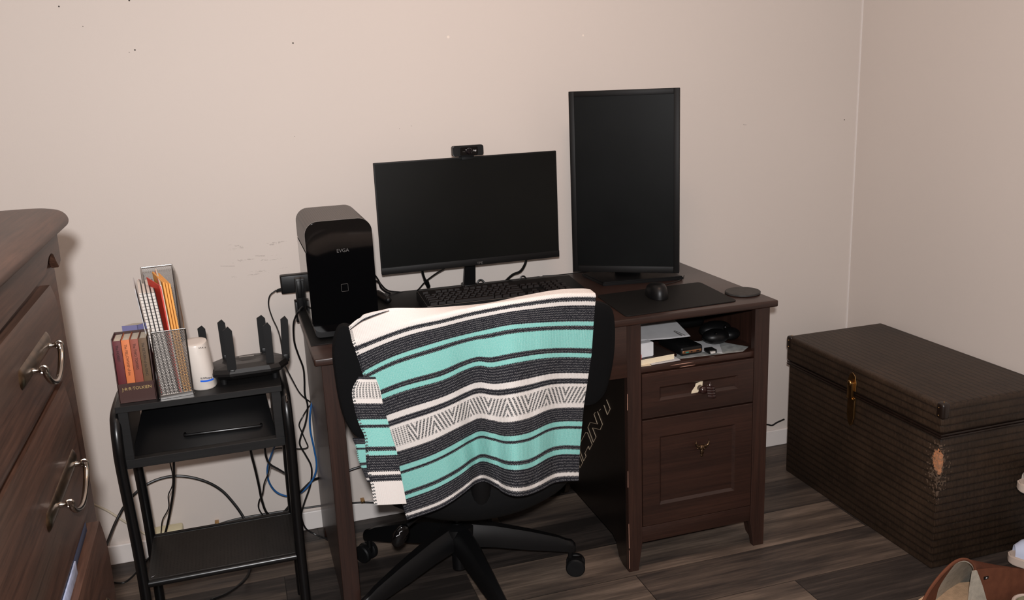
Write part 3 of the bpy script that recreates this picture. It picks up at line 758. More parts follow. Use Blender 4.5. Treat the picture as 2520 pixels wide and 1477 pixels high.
# ================================================================ inside the cubby
ZS = .606
b = BM(); P = [oz(*p, ZS + .0007) for p in ((1645, 857), (1777, 868), (1840, 861), (1790, 838), (1660, 843))]
prism(b, [(1.0, -.55, ZS), (.975, -.585, ZS), (1.18, -.600, ZS), (1.215, -.57, ZS), (1.15, -.46, ZS), (1.02, -.47, ZS)], (0, 0, .0006))
one('printed_sheet', b, mat('grey_patterned_sheet', (150, 152, 150), .8, var=.35, scale=45), 'grey patterned sheet flat on the shelf of the desk cubby', 'paper', (1.09, -.53, ZS), smooth=0)
b = BM(); P = [oz(*p, ZS + .002) for p in ((1645, 857), (1778, 868), (1770, 845), (1700, 838))]
prism(b, [Vector((v.x, v.y, ZS + .0008)) for v in P], (0, 0, .0008)); one('folded_letter', b, M['paper'], 'pinkish white folded letter under the power bank', 'paper', (P[0] + P[2]) / 2, smooth=0)
b = BM(); P = [oz(*p, ZS + .003) for p in ((1577, 890), (1656, 876), (1628, 850), (1577, 857))]
P = [Vector((v.x, v.y, 0)) for v in P]; A = Vector((.852, -.600, 0)); Bv = Vector((.972, -.586, 0)); dv = Vector((-.02, .17, 0))
bk = thing('closed_book', 'closed book with cream page edges and dark cover, left in the desk cubby', 'book', (.91, -.51, ZS))
prism(b, [Vector((v.x, v.y, ZS + .0012)) for v in (A, Bv, Bv + dv, A + dv)], (0, 0, .0155)); obj('page_block', b, M['cream'], bk, smooth=0)
for z_ in (ZS, ZS + .0168):
    b = BM(); prism(b, [Vector((v.x, v.y, z_)) for v in (A, Bv, Bv + dv, A + dv)], (0, 0, .0012)); obj('cover', b, mat('dark_brown_cover', (40, 30, 26), .5), bk, smooth=0)
ZB = ZS + .018
b = BM(); A2 = Vector((.857, -.588, ZB)); wv_, dv2 = Vector((.054, .006, 0)), Vector((-.004, .06, 0))
prism(b, [A2, A2 + wv_, A2 + wv_ + dv2, A2 + dv2], (0, 0, .040), .0015, 2); one('small_box', b, M['paper'], 'small white cardboard box standing on the closed book', 'box', A2)
b = BM(); box(b, .8505, .866, -.604, -.592, ZB, ZB + .017, .003, 3); one('red_tag', b, M['redp'], 'little red and white plastic piece at the left end of the cubby', 'gadget', (.858, -.598, ZB))
for nm, lab, pts in (('note_card', 'white handwritten note card lying at the front of the cubby', ((1604, 900), (1675, 888), (1656, 876), (1583, 887))),
                     ('note_card', 'yellowish white card in the front left corner of the cubby', ((1576, 903), (1603, 900), (1585, 887), (1577, 888)))):
    P = [oz(*p, ZS) for p in pts]; P = [Vector((v.x, max(v.y, YL + .008), ZS + (.0002 if 'yellow' in lab else .0016))) for v in P]
    b = BM(); prism(b, P, (0, 0, .0006)); r_ = thing(nm, lab, 'paper', P[0]); obj('card', b, M['cream'] if 'yellow' in lab else M['paper'], r_, smooth=0)
    if 'hand' in lab:
        b = BM()
        for k in range(4):
            a0 = P[3] + (P[0] - P[3]) * (.2 + .2 * k); a1 = P[2] + (P[1] - P[2]) * (.2 + .2 * k)
            pts_ = [a0 + (a1 - a0) * (.18 + .62 * j / 24) + Vector((0, .0012 * math.sin(j * 2.1 + k), .0009)) for j in range(25)]
            tube(b, pts_, .0003, 4)
        obj('handwriting', b, M['ink'], r_)
# stack of papers with a clip, drooping over book and power bank
def sheet(z_off, sh, name='paper_sheet', lab=''):
    G = []
    for i in range(13):
        row = []
        for j in range(13):
            s, t = i / 12, j / 12
            x = .855 + s * .185 + t * .045 + sh; y = -.560 + t * .27 + s * .015
            z = ZS + .062 + z_off - .004 * math.sin(s * 3) * (1 - t) + .012 * t - .016 * max(0, s - .25) ** 1.2 * (1 - t * .6)
            row.append((x, y, z))
        G.append(row)
    bb = BM(); grid(bb, G, .0006); return bb
pst = thing('paper_stack', 'stack of loose white papers with a paper clip in the desk cubby', 'paper', (.95, -.45, ZS + .04))
for k in range(3): obj('sheet', sheet(-.0016 * k, .002 * k), M['paper'], pst)
b = BM(); c = Vector((1.022, -.556, ZS + .0555)); tube(b, [c, c + Vector((-.010, .034, .004)), c + Vector((-.016, .036, .004)), c + Vector((-.013, .004, .001)), c + Vector((-.009, .004, .001)), c + Vector((-.014, .028, .003))], .0007, 6, 4); obj('paper_clip', b, M['ink'], pst)
# power bank
pbk = thing('power_bank', 'black power bank with a copper coloured port strip', 'power bank', (1.0, -.5, ZS))
v0 = Vector((.998, -.578, ZS + .0018)); pu = Vector((.995, .06, 0)).normalized(); pv = Vector((-.06, .995, 0)).normalized()
def pbank(bm, u0, u1, w0, w1, h0, h1, bev):
    vs = box(bm, u0, u1, w0, w1, h0, h1, bev, 3)
    for v in vs: c = v.co.copy(); v.co = v0 + pu * c.x + pv * c.y + Vector((0, 0, c.z))
b = BM(); pbank(b, 0, .071, .001, .13, 0, .026, .007); obj('casing', b, M['black'], pbk)
b = BM(); pbank(b, .004, .067, -.0005, .01, .0055, .0165, .004); st_ = obj('port_strip', b, M['copper'], pbk)
b = BM()
pbank(b, .030, .036, -.001, .004, .009, .012, .0005); pbank(b, .048, .058, -.001, .004, .0085, .0125, .0005); obj('port', b, M['black'], st_)
b = BM(); pbank(b, .014, .024, -.001, .004, .0085, .0125, .0005); obj('port', b, M['teal'], st_, label='teal usb port')
# dark gamepad / gadget on the right of the cubby
gpad = thing('game_controller', 'glossy black game controller in the right of the desk cubby', 'game controller', (1.15, -.50, ZS))
b = BM(); ball(b, (1.135, -.525, ZS + .030), .03, scale=(1.35, 1.0, .72)); ball(b, (1.195, -.50, ZS + .024), .026, scale=(1.2, 1.1, .7)); ball(b, (1.165, -.47, ZS + .034), .03, scale=(1.7, 1, .8)); obj('grip', b, M['black'], gpad)
b = BM(); ball(b, (1.125, -.545, ZS + .044), .005, 12, 8); ball(b, (1.172, -.515, ZS + .05), .006, 12, 8); obj('button', b, M['black_g'], gpad)
b = BM(); tube(b, [(1.05, -.33, ZS + .09), (1.08, -.38, ZS + .082), (1.13, -.44, ZS + .085), (1.21, -.40, ZS + .10)], [.022, .02, .018, .02], 14, 5); box(b, 1.05, 1.21, -.34, -.2, ZS, ZS + .10, .02, 3)
one('headset', b, M['black'], 'black headset and band at the back of the desk cubby', 'headset', (1.13, -.3, ZS))
usb = thing('usb_stick', 'small silver ended usb plug below the game controller', 'usb plug', (1.09, -.575, ZS))
b = BM(); box(b, 1.078, 1.103, -.590, -.560, ZS + .003, ZS + .013, .0015); obj('plug_body', b, M['black'], usb)
b = BM(); box(b, 1.081, 1.0945, -.5965, -.588, ZS + .0045, ZS + .0105, .0005); obj('metal_tip', b, mat('bright_metal', (235, 232, 228), .3, .5), usb)

# ================================================================ office chair
CX, CY = .350, -.505
chair = thing('office_chair', 'black swivel office chair pushed in at the desk, its back to the viewer', 'chair', (CX, CY, 0))
BY = -.95
def byy(z): return BY - .035 * (z - .78) / .2       # recline
outl = [(872, 815), (905, 806), (960, 798), (1080, 788), (1250, 772), (1400, 752), (1462, 745), (1496, 750), (1514, 765), (1520, 810), (1518, 870), (1508, 930), (1494, 972), (1468, 998), (1440, 1004), (1415, 1020), (1395, 1040), (1330, 1048), (1180, 1050), (1020, 1055), (935, 1080),
        (885, 1085), (855, 1050), (838, 1000), (826, 930), (820, 870), (826, 828), (842, 803)]
def outline_pts(o, dy):
    out = []
    for (x, y) in o:
        p = oy(x, y, BY)
        for _ in range(3): p = oy(x, y, byy(p.z) + .055 * ((p.x - .28) / .30) ** 2)
        out.append(p + Vector((0, dy, 0)))
    return out
po = outline_pts(outl, 0); po = spline(po + [po[0]], 4)[:-1]
cen = sum(po, Vector()) / len(po)
b = BM(); rings = []
hw = .30
for sc, off in ((.0, .050), (.5, .050), (.93, .045), (.975, .040), (1.0, .022), (.99, .008), (.95, .002), (.75, .002), (.45, .002), (.0, .002)):
    ring = []
    for p in po:
        q = cen + (p - cen) * sc; q.y = byy(q.z) + .055 * ((q.x - .28) / hw) ** 2 + off
        ring.append(b.verts.new(q))
    rings.append(ring)
for A, B in zip(rings, rings[1:]):
    for k in range(len(po)): b.faces.new((A[k], A[(k + 1) % len(po)], B[(k + 1) % len(po)], B[k]))
b.faces.new(rings[-1]); b.faces.new(rings[0][::-1]); bmesh.ops.recalc_face_normals(b, faces=b.faces)
obj('backrest', b, M['mesh_black'], chair)
b = BM()   # seat cushion over a pan
lathe(b, [(.02, .322), (.15, .328), (.21, .342), (.250, .372), (.262, .405), (.255, .44), (.21, .460), (0, .465)], (CX + .035, CY - .085, 0), n=56, sx=1.03, sy=.97); obj('seat', b, M['seat'], chair)
b = BM(); tube(b, [(CX + .0, CY - .12, .33), (CX - .005, CY - .27, .37), (CX - .01, CY - .33, .46), (CX - .015, CY - .345, .58), (CX - .02, CY - .355, .68)], [.024, .026, .024, .02, .018], 14, 6); obj('back_support', b, M['black_m'], chair)
b = BM(); box(b, CX - .09, CX + .09, CY - .13, CY + .09, .285, .335, .012, 3); obj('tilt_mechanism', b, M['black_m'], chair)
b = BM(); lp = [Vector((CX - .06, CY - .09, .315)), oy(1012, 1285, -.68), oy(998, 1300, -.69)]
tube(b, lp, .006, 10, 4); pd0 = oy(985, 1318, -.70)
lv = obj('height_lever', b, M['black'], chair)
b = BM(); ball(b, pd0, .028, 18, 12, scale=(.72, .38, 1.15), rot=Matrix.Rotation(R(28), 3, 'Y')); obj('lever_paddle', b, M['black_g'], lv, label='glossy paddle with a bent arrow mark')
b = BM(); c = pd0 + Vector((-.004, -.0125, .012)); tube(b, [c + Vector((-.008, 0, -.006)), c + Vector((0, 0, -.003)), c + Vector((.001, 0, .003)), c + Vector((.008, 0, .006))], .0008, 6); obj('arrow_mark', b, M['paper'], lv)
b = BM(); tube(b, [(CX, CY, .058), (CX, CY, .20)], .0195, 20); tube(b, [(CX, CY, .19), (CX, CY, .30)], .014, 16); obj('gas_lift', b, M['black'], chair)
b = BM(); lathe(b, [(.024, .130), (.046, .134), (.052, .155), (.046, .190), (.03, .198)], (CX, CY, 0), n=32); obj('hub', b, M['black'], chair)
for k in range(5):
    a = R(-10 + 72 * k); d = Vector((math.cos(a), math.sin(a), 0)); s = Vector((-d.y, d.x, 0)); RL = .315
    b = BM(); rws = []
    for t, hw_, zt, zb in ((.02, .030, .196, .134), (.10, .027, .180, .122), (.20, .021, .150, .098), (.28, .016, .122, .082), (RL - .012, .014, .110, .076), (RL + .006, .013, .104, .072), (RL + .015, .008, .094, .074)):
        c = Vector((CX, CY, 0)) + d * t
        rws.append([b.verts.new(c + s * u_ + Vector((0, 0, z))) for u_, z in ((-hw_, zb), (-hw_, zb + (zt - zb) * .6), (-hw_ * .5, zt), (hw_ * .5, zt), (hw_, zb + (zt - zb) * .6), (hw_, zb))])
    for A, B in zip(rws, rws[1:]):
        for j in range(6): b.faces.new((A[j], A[(j + 1) % 6], B[(j + 1) % 6], B[j]))
    b.faces.new(rws[0][::-1]); b.faces.new(rws[-1]); bmesh.ops.recalc_face_normals(b, faces=b.faces)
    obj('base_leg', b, M['black'], chair, smooth=50)
    e = Vector((CX, CY, 0)) + d * RL; wa = R({0: -112, 1: 20, 2: 40, 3: 10, 4: 80}[k]); wd = Vector((math.cos(wa), math.sin(wa), 0)); fw_ = Vector((-wd.y, wd.x, 0))
    b = BM(); tube(b, [e + Vector((0, 0, .045)), e + Vector((0, 0, .075))], .007, 10)
    c = e + fw_ * .014 + Vector((0, 0, .0275)); box(b, c.x - .012, c.x + .012, c.y - .02, c.y + .02, .026, .052, .006, 2, rot=Matrix.Rotation(wa, 3, 'Z'))
    cs_ = obj('caster', b, M['black'], chair)
    for s_ in (-1, 1):
        b = BM(); lathe(b, [(.012, -.002), (.024, 0), (.0272, .003), (.0272, .014), (.024, .018), (.018, .0185), (0, .017)], c + wd * s_ * .006, wd * s_, 28); obj('wheel', b, M['black_m'], cs_)

# ================================================================ blanket on the chair
def lerp_curve(cv, t):
    """cv: list of (t, x, y) in photo pixels"""
    for (a, b_) in zip(cv, cv[1:]):
        if t <= b_[0] + 1e-9:
            k = (t - a[0]) / (b_[0] - a[0]); return a[1] + (b_[1] - a[1]) * k, a[2] + (b_[2] - a[2]) * k
    return cv[-1][1], cv[-1][2]
def smooth_curve(pts):
    P = spline([Vector((x, y, 0)) for x, y in pts], 10); L = [0]
    for a, c in zip(P, P[1:]): L.append(L[-1] + (c - a).length)
    return [(l / L[-1], p.x, p.y) for l, p in zip(L, P)]
Z1 = lambda pts: [(800 + x / 2.4618, 700 + y / 2.4618) for x, y in pts]
rows = [(-.24, smooth_curve(Z1([(152, 262), (215, 215), (330, 175), (405, 157), (600, 155), (800, 143), (1000, 122), (1200, 80), (1400, 45), (1550, 36), (1605, 42)]))),
        (-.02, smooth_curve(Z1([(168, 350), (480, 238), (700, 190), (880, 150), (1150, 104), (1400, 68), (1550, 62), (1631, 62)]))),
        (.0, smooth_curve(Z1([(175, 368), (480, 255), (700, 205), (880, 160), (1150, 112), (1400, 75), (1550, 68), (1634, 70)]))),
        (.134, smooth_curve(Z1([(225, 522), (350, 455), (480, 402), (750, 318), (930, 275), (1100, 240), (1250, 226), (1450, 216), (1622, 216)]))),
        (.32, smooth_curve(Z1([(272, 698), (480, 620), (700, 560), (830, 500), (930, 470), (1010, 478), (1150, 452), (1300, 428), (1450, 420), (1608, 424)]))),
        (.59, smooth_curve(Z1([(372, 1014), (620, 935), (800, 850), (930, 795), (1010, 805), (1100, 818), (1220, 795), (1350, 742), (1450, 730), (1562, 730)]))),
        (.85, smooth_curve(Z1([(455, 1280), (660, 1205), (800, 1130), (890, 1065), (960, 1040), (1040, 1060), (1120, 1085), (1230, 1075), (1350, 1010), (1430, 990), (1538, 992)]))),
        (1.0, smooth_curve(Z1([(498, 1422), (700, 1350), (830, 1265), (900, 1210), (960, 1190), (1020, 1212), (1110, 1268), (1200, 1278), (1300, 1242), (1380, 1200), (1450, 1188), (1530, 1187)])))]
def blanket_px(s, w_):
    ws = [r[0] for r in rows]
    i = max(0, min(len(rows) - 2, next((k for k in range(len(ws) - 1) if w_ <= ws[k + 1]), len(ws) - 2)))
    # Catmull-Rom across rows
    def pt(k): k = max(0, min(len(rows) - 1, k)); return lerp_curve(rows[k][1], s), ws[k]
    (a, wa), (c, wc2) = pt(i), pt(i + 1); t = (w_ - wa) / (wc2 - wa)
    return a[0] + (c[0] - a[0]) * t, a[1] + (c[1] - a[1]) * t
fold_c = [(0, .0), (.25, .005), (.36, .02), (.44, .040), (.55, .005), (.66, -.028), (.76, -.012), (.88, .010), (1.0, .004)]
def fold(s):
    for a, c in zip(fold_c, fold_c[1:]):
        if s <= c[0]: k = (s - a[0]) / (c[0] - a[0]); k = k * k * (3 - 2 * k); return a[1] + (c[1] - a[1]) * k
    return .004
NS, NW = 110, 130
G, UVs = [], []
for i in range(NW + 1):
    w_ = -.24 + 1.24 * i / NW; row, ur = [], []
    for j in range(NS + 1):
        s = j / NS; x, y = blanket_px(s, w_)
        yp = BY - .036 if w_ > 0 else BY - .036 + (-w_) * .10
        p0 = oy(x, y, yp)
        tilt = -.035 * (p0.z - .78) / .2                 # lies on the reclined back
        amp = min(1, max(0, w_ + .05)) ** 1.0
        bow = .035 * (2 * s - 1) ** 2
        p = oy(x, y, yp + tilt + fold(s) * amp * 1.5 + bow)
        row.append(p); ur.append((s, .2 + .7 * w_))
    G.append(row); UVs.append(ur)
# carry the cloth over the top rail and a short way down the far side
pre, preu = [], []
for k in range(8, 0, -1):
    rr, uu = [], []
    for j in range(NS + 1):
        p = G[0][j]; a = k / 8
        rr.append(p + Vector((0, .055 * math.sin(min(1, a * 1.6) * PI / 2), -.030 * min(1, a * 1.6) - .09 * max(0, a - .4))))
        uu.append((j / NS, .2 + .7 * (-.24 - .012 * k)))
    pre.append(rr); preu.append(uu)
blk = thing('striped_blanket', 'teal, black and white striped woven blanket draped over the office chair back', 'blanket', oy(1200, 1190, BY - .04))
b = BM(); grid(b, pre + G, .004, preu + UVs); obj('top_layer', b, M['blanket'], blk, smooth=60)
b = BM(); G, U_ = [], []
tp_ = smooth_curve(Z1([(150, 268), (215, 200), (240, 180), (330, 158), (385, 153)])); bt_ = smooth_curve(Z1([(152, 275), (215, 228), (250, 210), (330, 178), (388, 157)]))
for i in range(7):
    row, ur = [], []
    for j in range(25):
        (xa, ya), (xb, yb) = lerp_curve(tp_, j / 24), lerp_curve(bt_, j / 24); k = i / 6
        row.append(oy(xa + (xb - xa) * k, ya + (yb - ya) * k, BY - .028 - .035 * .9 + .035 * (1 - j / 24) ** 2)); ur.append((.03 + j / 24 * .2, .2 + .7 * (-.018 + .036 * k)))
    G.append(row); U_.append(ur)
grid(b, G, .003, U_); obj('folded_corner', b, M['blanket'], blk, smooth=60)
# under layers showing at the left
def layer(name, cl, cr, wl, dy, n=70, mcol=10):
    G, U_ = [], []
    for i in range(n + 1):
        t = i / n; xl, yl_ = lerp_curve(cl, t); xr, yr = lerp_curve(cr, t); row, ur = [], []
        for j in range(mcol + 1):
            s = j / mcol; row.append(oy(xl + (xr - xl) * s, yl_ + (yr - yl_) * s, BY + dy - .004 * math.sin(s * 3)))
            ur.append((.0 + .12 * s, .2 + .7 * (wl[0] + (wl[1] - wl[0]) * t)))
        G.append(row); U_.append(ur)
    bb = BM(); grid(bb, G, .004, U_); return obj(name, bb, M['blanket'], blk, smooth=60)
layer('under_layer', smooth_curve(Z1([(205, 560), (165, 640), (178, 740), (205, 840), (240, 920), (245, 1010), (255, 1120), (280, 1220), (298, 1333)])),
      smooth_curve(Z1([(300, 560), (330, 640), (350, 740), (380, 840), (400, 920), (430, 1010), (450, 1120), (470, 1220), (490, 1325)])), (.462, 1.13), -.016)
layer('under_layer', smooth_curve(Z1([(168, 930), (190, 985), (205, 1060), (235, 1130), (262, 1190)])), smooth_curve(Z1([(270, 930), (270, 985), (275, 1060), (290, 1130), (300, 1190)])), (.64, .99), .02, 30)

# ================================================================ black cart
CXL, CXR, CYF, CYB, CZ = -.450, -.080, -.615, -.385, .694
cart = thing('rolling_side_cart', 'narrow black side cart of board and tube between dresser and desk', 'cart', ((CXL + CXR) / 2, -.5, 0))
b = BM(); box(b, CXL, CXR, CYF, CYB, CZ - .015, CZ, .001, 1); obj('top_board', b, M['cart'], cart)
for xa in (CXL + .004, CXR - .026):
    b = BM(); box(b, xa, xa + .022, CYF + .004, CYB - .004, .562, CZ - .015, .001, 1); obj('side_board', b, M['cart'], cart)
b = BM(); box(b, CXL + .004, CXR - .004, CYF + .004, CYB - .004, .540, .562, .001, 1); obj('lower_board', b, M['cart'], cart)
b = BM(); tl, tr = CXL + .020, CXR - .024
prism(b, [(tl, CYF + .012, .566), (tr, CYF + .012, .566), (tr - .014, CYF + .07, .660), (tl + .030, CYF + .07, .660)], (0, .006, .003), .001, 1); fl_ = obj('tilt_front', b, mat('black_panel_lacquer', (5, 5, 6), .35, spec=.25), cart, label='tilted black front panel inside the cart')
b = BM(); h0, h1 = oy(455, 1072, CYF + .02), oy(643, 1048, CYF + .02)
tube(b, [h0 + Vector((0, .03, 0)), h0, h0 + (h1 - h0) * .02, h0 + (h1 - h0) * .98, h1, h1 + Vector((0, .03, 0))], .0036, 10); obj('handle', b, M['cart_metal'], fl_)
SZ = .252
def frame(x):
    xo = x; bb = BM(); r = .0125
    s = -1 if x < -.3 else 1
    xt = CXL - .004 if s < 0 else CXR + .006
    xs = CXL + .004 if s < 0 else CXR + .002
    path = [(xs, CYF - .006, 0), (xs, CYF - .006, .30), (xt, CYF - .008, .54), (xt - s * .0, CYF - .008, .60), (xt, CYF + .006, .645), (xt, CYF + .04, .668), (xt, CYB - .04, .668), (xt, CYB - .005, .645), (xt, CYB + .008, .60), (xt, CYB + .008, .54), (xs, CYB + .006, .30), (xs, CYB + .006, 0)]
    tube(bb, spline(path, 5), r, 14); return obj('tube_frame', bb, M['cart_metal'], cart)
frame(-.46); frame(-.07)
b = BM(); box(b, CXL + .012, CXR - .002, CYF + .005, CYB - .005, SZ - .004, SZ, .001, 1); obj('lower_shelf', b, M['shelf'], cart, label='perforated black metal shelf')
for yy in (CYF - .004, CYB + .004):
    b = BM(); tube(b, [(CXL + .008, yy, SZ - .006), (CXR - .002, yy, SZ - .006)], .009, 12); obj('shelf_rail', b, M['cart_metal'], cart)
b = BM(); p = oy(372, 1421, CYF - .013); prism(b, [p, p + Vector((.008, 0, .003)), p + Vector((.011, 0, .005)), p + Vector((.004, 0, .0005))], (0, -.0006, 0)); obj('paint_chip', b, M['paper'], cart, smooth=0)
b = BM(); q = Vector((CXR + .006 + .002, CYF + .004, .655)); ball(b, q, .0138, 10, 8, scale=(.35, .8, .75)); obj('worn_patch', b, M['silver'], cart, label='bare silver patch on the tube bend')

# ---- boxed set of books
SX0, SX1, SY0, SY1 = -.4405, -.3600, -.592, -.512; SZ0 = CZ; SH = .150
sr = Vector(((SX0 + SX1) / 2, -.54, SZ0))
slip = thing('book_slipcase', 'dark brown open slipcase with gold lettering holding four small books', 'slipcase', sr)
mslip = mat('slipcase_board', (66, 42, 38), .45)
b = BM(); lipz = SZ0 + .046
box(b, SX0, SX1, SY0, SY0 + .003, SZ0, lipz, .0008, 1); fr_ = obj('front_lip', b, mslip, slip)
for x in (SX0, SX1 - .002):
    b = BM(); prism(b, [(x, SY0, SZ0), (x, SY1, SZ0), (x, SY1, SZ0 + SH), (x, SY0 + .012, SZ0 + SH), (x, SY0 + .004, SZ0 + SH - .03), (x, SY0, lipz)], (.002, 0, 0)); obj('side_wall', b, mslip, slip, smooth=0)
b = BM(); box(b, SX0, SX1, SY1 - .002, SY1, SZ0, SZ0 + SH); obj('back_wall', b, mslip, slip)
textobj('gold_lettering', 'J·R·R·TOLKIEN', .0102, M['gold'], ((SX0 + SX1) / 2 + .001, SY0 - .0006, lipz - .016), (1, 0, 0), (0, 0, 1), fr_, align='CENTER', scale_x=.98)
tt = [('maroon', (92, 30, 36), 'The HOBBIT', 'maroon hardback, leftmost in the slipcase'), ('orange', (206, 116, 66), 'The FELLOWSHIP of the', 'orange hardback in the slipcase'),
      ('rust', (142, 72, 54), 'The TWO TOWERS', 'rust red hardback in the slipcase'), ('olive', (98, 74, 50), 'The RETURN of the KING', 'olive brown hardback, rightmost in the slipcase')]
bx = SX0 + .003; bw = (SX1 - SX0 - .007) / 4
for nm, c, title, lab in tt:
    bk = thing('hardback_book', lab, 'book', (bx + bw / 2, -.54, SZ0), 'hardbacks in the slipcase')
    mc_ = mat(nm + '_cloth', c, .6); hh = SH - .002; y0 = SY0 + .005
    b = BM(); box(b, bx, bx + .0012, y0, SY1 - .005, SZ0 + .001, SZ0 + hh, .0004, 1); box(b, bx + bw - .0018, bx + bw - .0006, y0, SY1 - .005, SZ0 + .001, SZ0 + hh, .0004, 1)
    box(b, bx, bx + bw - .0006, y0 - .0015, y0 + .001, SZ0 + .001, SZ0 + hh, .0008, 2); cv_ = obj('cover', b, mc_, bk)
    b = BM(); box(b, bx + .0013, bx + bw - .0019, y0 + .001, SY1 - .007, SZ0 + .003, SZ0 + hh - .003); obj('page_block', b, M['pages'], bk)
    textobj('spine_lettering', title, .0082, mat(nm + '_ink', tuple(int(v * .55) for v in c), .6), (bx + bw * .32, y0 - .0019, SZ0 + hh - .010), (0, 0, -1), (1, 0, 0), cv_, scale_x=.88)
    bx += bw
# lavender paperback behind
A = oy(299, 800, -.45); rootp = Vector((-.39, -.45, CZ))
lav = thing('paperback_book', 'lavender paperback standing behind the slipcase', 'book', rootp)
zt = oy(337, 799, -.465).z
P0, P1, P2 = oy(299, 800, -.462), oy(338, 800, -.470), oy(363, 797, -.450); d3 = (P0 - P1)
o = [Vector((v.x, v.y, CZ)) for v in (P0, P1, P2)]; o.append(o[2] + (o[0] - o[1])); 
ins = [sum(o, Vector()) / 4 + (v - sum(o, Vector()) / 4) * .95 for v in o]
b = BM(); prism(b, ins, (0, 0, zt - CZ - .001)); obj('page_block', b, M['pages'], lav, smooth=0)
b = BM(); ml = mat('lavender_cover', (122, 120, 162), .5)
prism(b, [o[0], o[1], o[1] + (o[2] - o[1]) * .02, o[0] + (o[3] - o[0]) * .02], (0, 0, zt - CZ)); prism(b, [o[1], o[2], o[2] + (o[3] - o[2]) * .03, o[1] + (o[0] - o[1]) * .03], (0, 0, zt - CZ)); obj('cover', b, ml, lav, smooth=0)

# ---- wire mesh file holder
HX0, HX1, HYF, HYB = -.352, -.279, -.600, -.360
_p = Vector((HX0, HYF, 0)); XF[0] = Matrix.Translation(_p) @ Matrix.Rotation(R(6), 4, 'Z') @ Matrix.Translation(-_p)
hold = thing('mesh_file_holder', 'silver wire mesh magazine holder on the black cart', 'file holder', ((HX0 + HX1) / 2, -.48, CZ))
zf, zb_ = oy(420, 815, HYF).z, oy(387, 656, HYB).z
def shift(y): return -.028 * 0
b = BM(); Lm = b.loops.layers.uv.verify(); PITCH = .0042
def quad(ps, uvs):
    vs = [b.verts.new(p) for p in ps]; f = b.faces.new(vs)
    for lp, u_ in zip(f.loops, uvs): lp[Lm].uv = (u_[0] / PITCH, u_[1] / PITCH)
quad([(HX0, HYF, CZ + .008), (HX1, HYF, CZ + .008), (HX1, HYF, zf), (HX0, HYF, zf)], [(0, 0), (HX1 - HX0, 0), (HX1 - HX0, zf - CZ), (0, zf - CZ)])
quad([(HX0, HYB, CZ + .008), (HX1, HYB, CZ + .008), (HX1, HYB, zb_), (HX0, HYB, zb_)], [(0, 0), (HX1 - HX0, 0), (HX1 - HX0, zb_ - CZ), (0, zb_ - CZ)])
D_ = HYB - HYF
for x in (HX0, HX1):
    quad([(x, HYF, CZ + .008), (x, HYF + D_ * .5, CZ + .008), (x, HYF + D_ * .62, zb_), (x, HYF, zf)], [(0, 0), (D_ * .5, 0), (D_ * .62, zb_ - CZ), (0, zf - CZ)])
    quad([(x, HYF + D_ * .5, CZ + .008), (x, HYB, CZ + .008), (x, HYB, zb_), (x, HYF + D_ * .62, zb_)], [(D_ * .5, 0), (D_, 0), (D_, zb_ - CZ), (D_ * .62, zb_ - CZ)])
obj('wire_mesh', b, M['wiremesh'], hold, smooth=0)
b = BM(); rim = [(HX0, HYF, zf), (HX1, HYF, zf), (HX1, HYF + D_ * .62, zb_), (HX1, HYB, zb_), (HX0, HYB, zb_), (HX0, HYF + D_ * .62, zb_)]
tube(b, rim, .0022, 8, closed=True)
tube(b, [(HX0, HYF, CZ + .004), (HX1, HYF, CZ + .004), (HX1, HYB, CZ + .004), (HX0, HYB, CZ + .004)], .0024, 8, closed=True)
for x, y, z in ((HX0, HYF, zf), (HX1, HYF, zf), (HX1, HYB, zb_), (HX0, HYB, zb_)): tube(b, [(x, y, CZ + .003), (x, y, z)], .0019, 8)
obj('rim_wire', b, M['silver'], hold)
b = BM(); box(b, HX0, HX1, HYF, HYB, CZ, CZ + .002); box(b, HX0, HX1, HYF - .0015, HYF, CZ, CZ + .010, .0005, 1); obj('base_plate', b, M['silver'], hold)
XF[0] = XF[0]
# contents
HZ = CZ + .0022
def slab(name, x0, x1, ztop, y0, y1, m, lab, cat, group=None, lean=0.0, lean_x=0.0, edge=None):
    r_ = thing(name, lab, cat, ((x0 + x1) / 2, (y0 + y1) / 2, HZ), group)
    bb = BM(); box(bb, x0, x1, y0, y1, HZ, ztop, .0004, 1)
    for v in bb.verts: k = (v.co.z - HZ) / .25; v.co.x += lean_x * k; v.co.y += lean * k
    obj('cover' if edge else 'sheet', bb, m, r_, smooth=0); return r_
mnote = mat('notebook_cover', (36, 34, 36), .5); mspine = None
def grid_paper():
    m, nt, b_ = new_mat('gridded_page_edge')
    X, Y, Z = sep(nt, coords(nt)); l = (Z / .0075).fr().lt(.13)
    nt.links.new(mixc(nt, l, lin((222, 214, 206)), lin((70, 60, 60))), b_.inputs['Base Color']); b_.inputs['Roughness'].default_value = .8; return m
M['gridp'] = grid_paper()
xs = HX0 + .006; slant = -.022
slab('red_booklet', HX0 + .0035, HX0 + .0055, oy(368, 722, -.56).z, -.57, -.38, M['redp'], 'thin red booklet at the left side of the file holder', 'booklet', lean_x=slant * .6, lean=.004)
slab('loose_paper', HX0 + .001, HX0 + .0028, oy(357, 700, -.50).z, -.54, -.40, M['paper'], 'curled white paper at the left side of the file holder', 'paper', lean_x=slant, lean=.004)
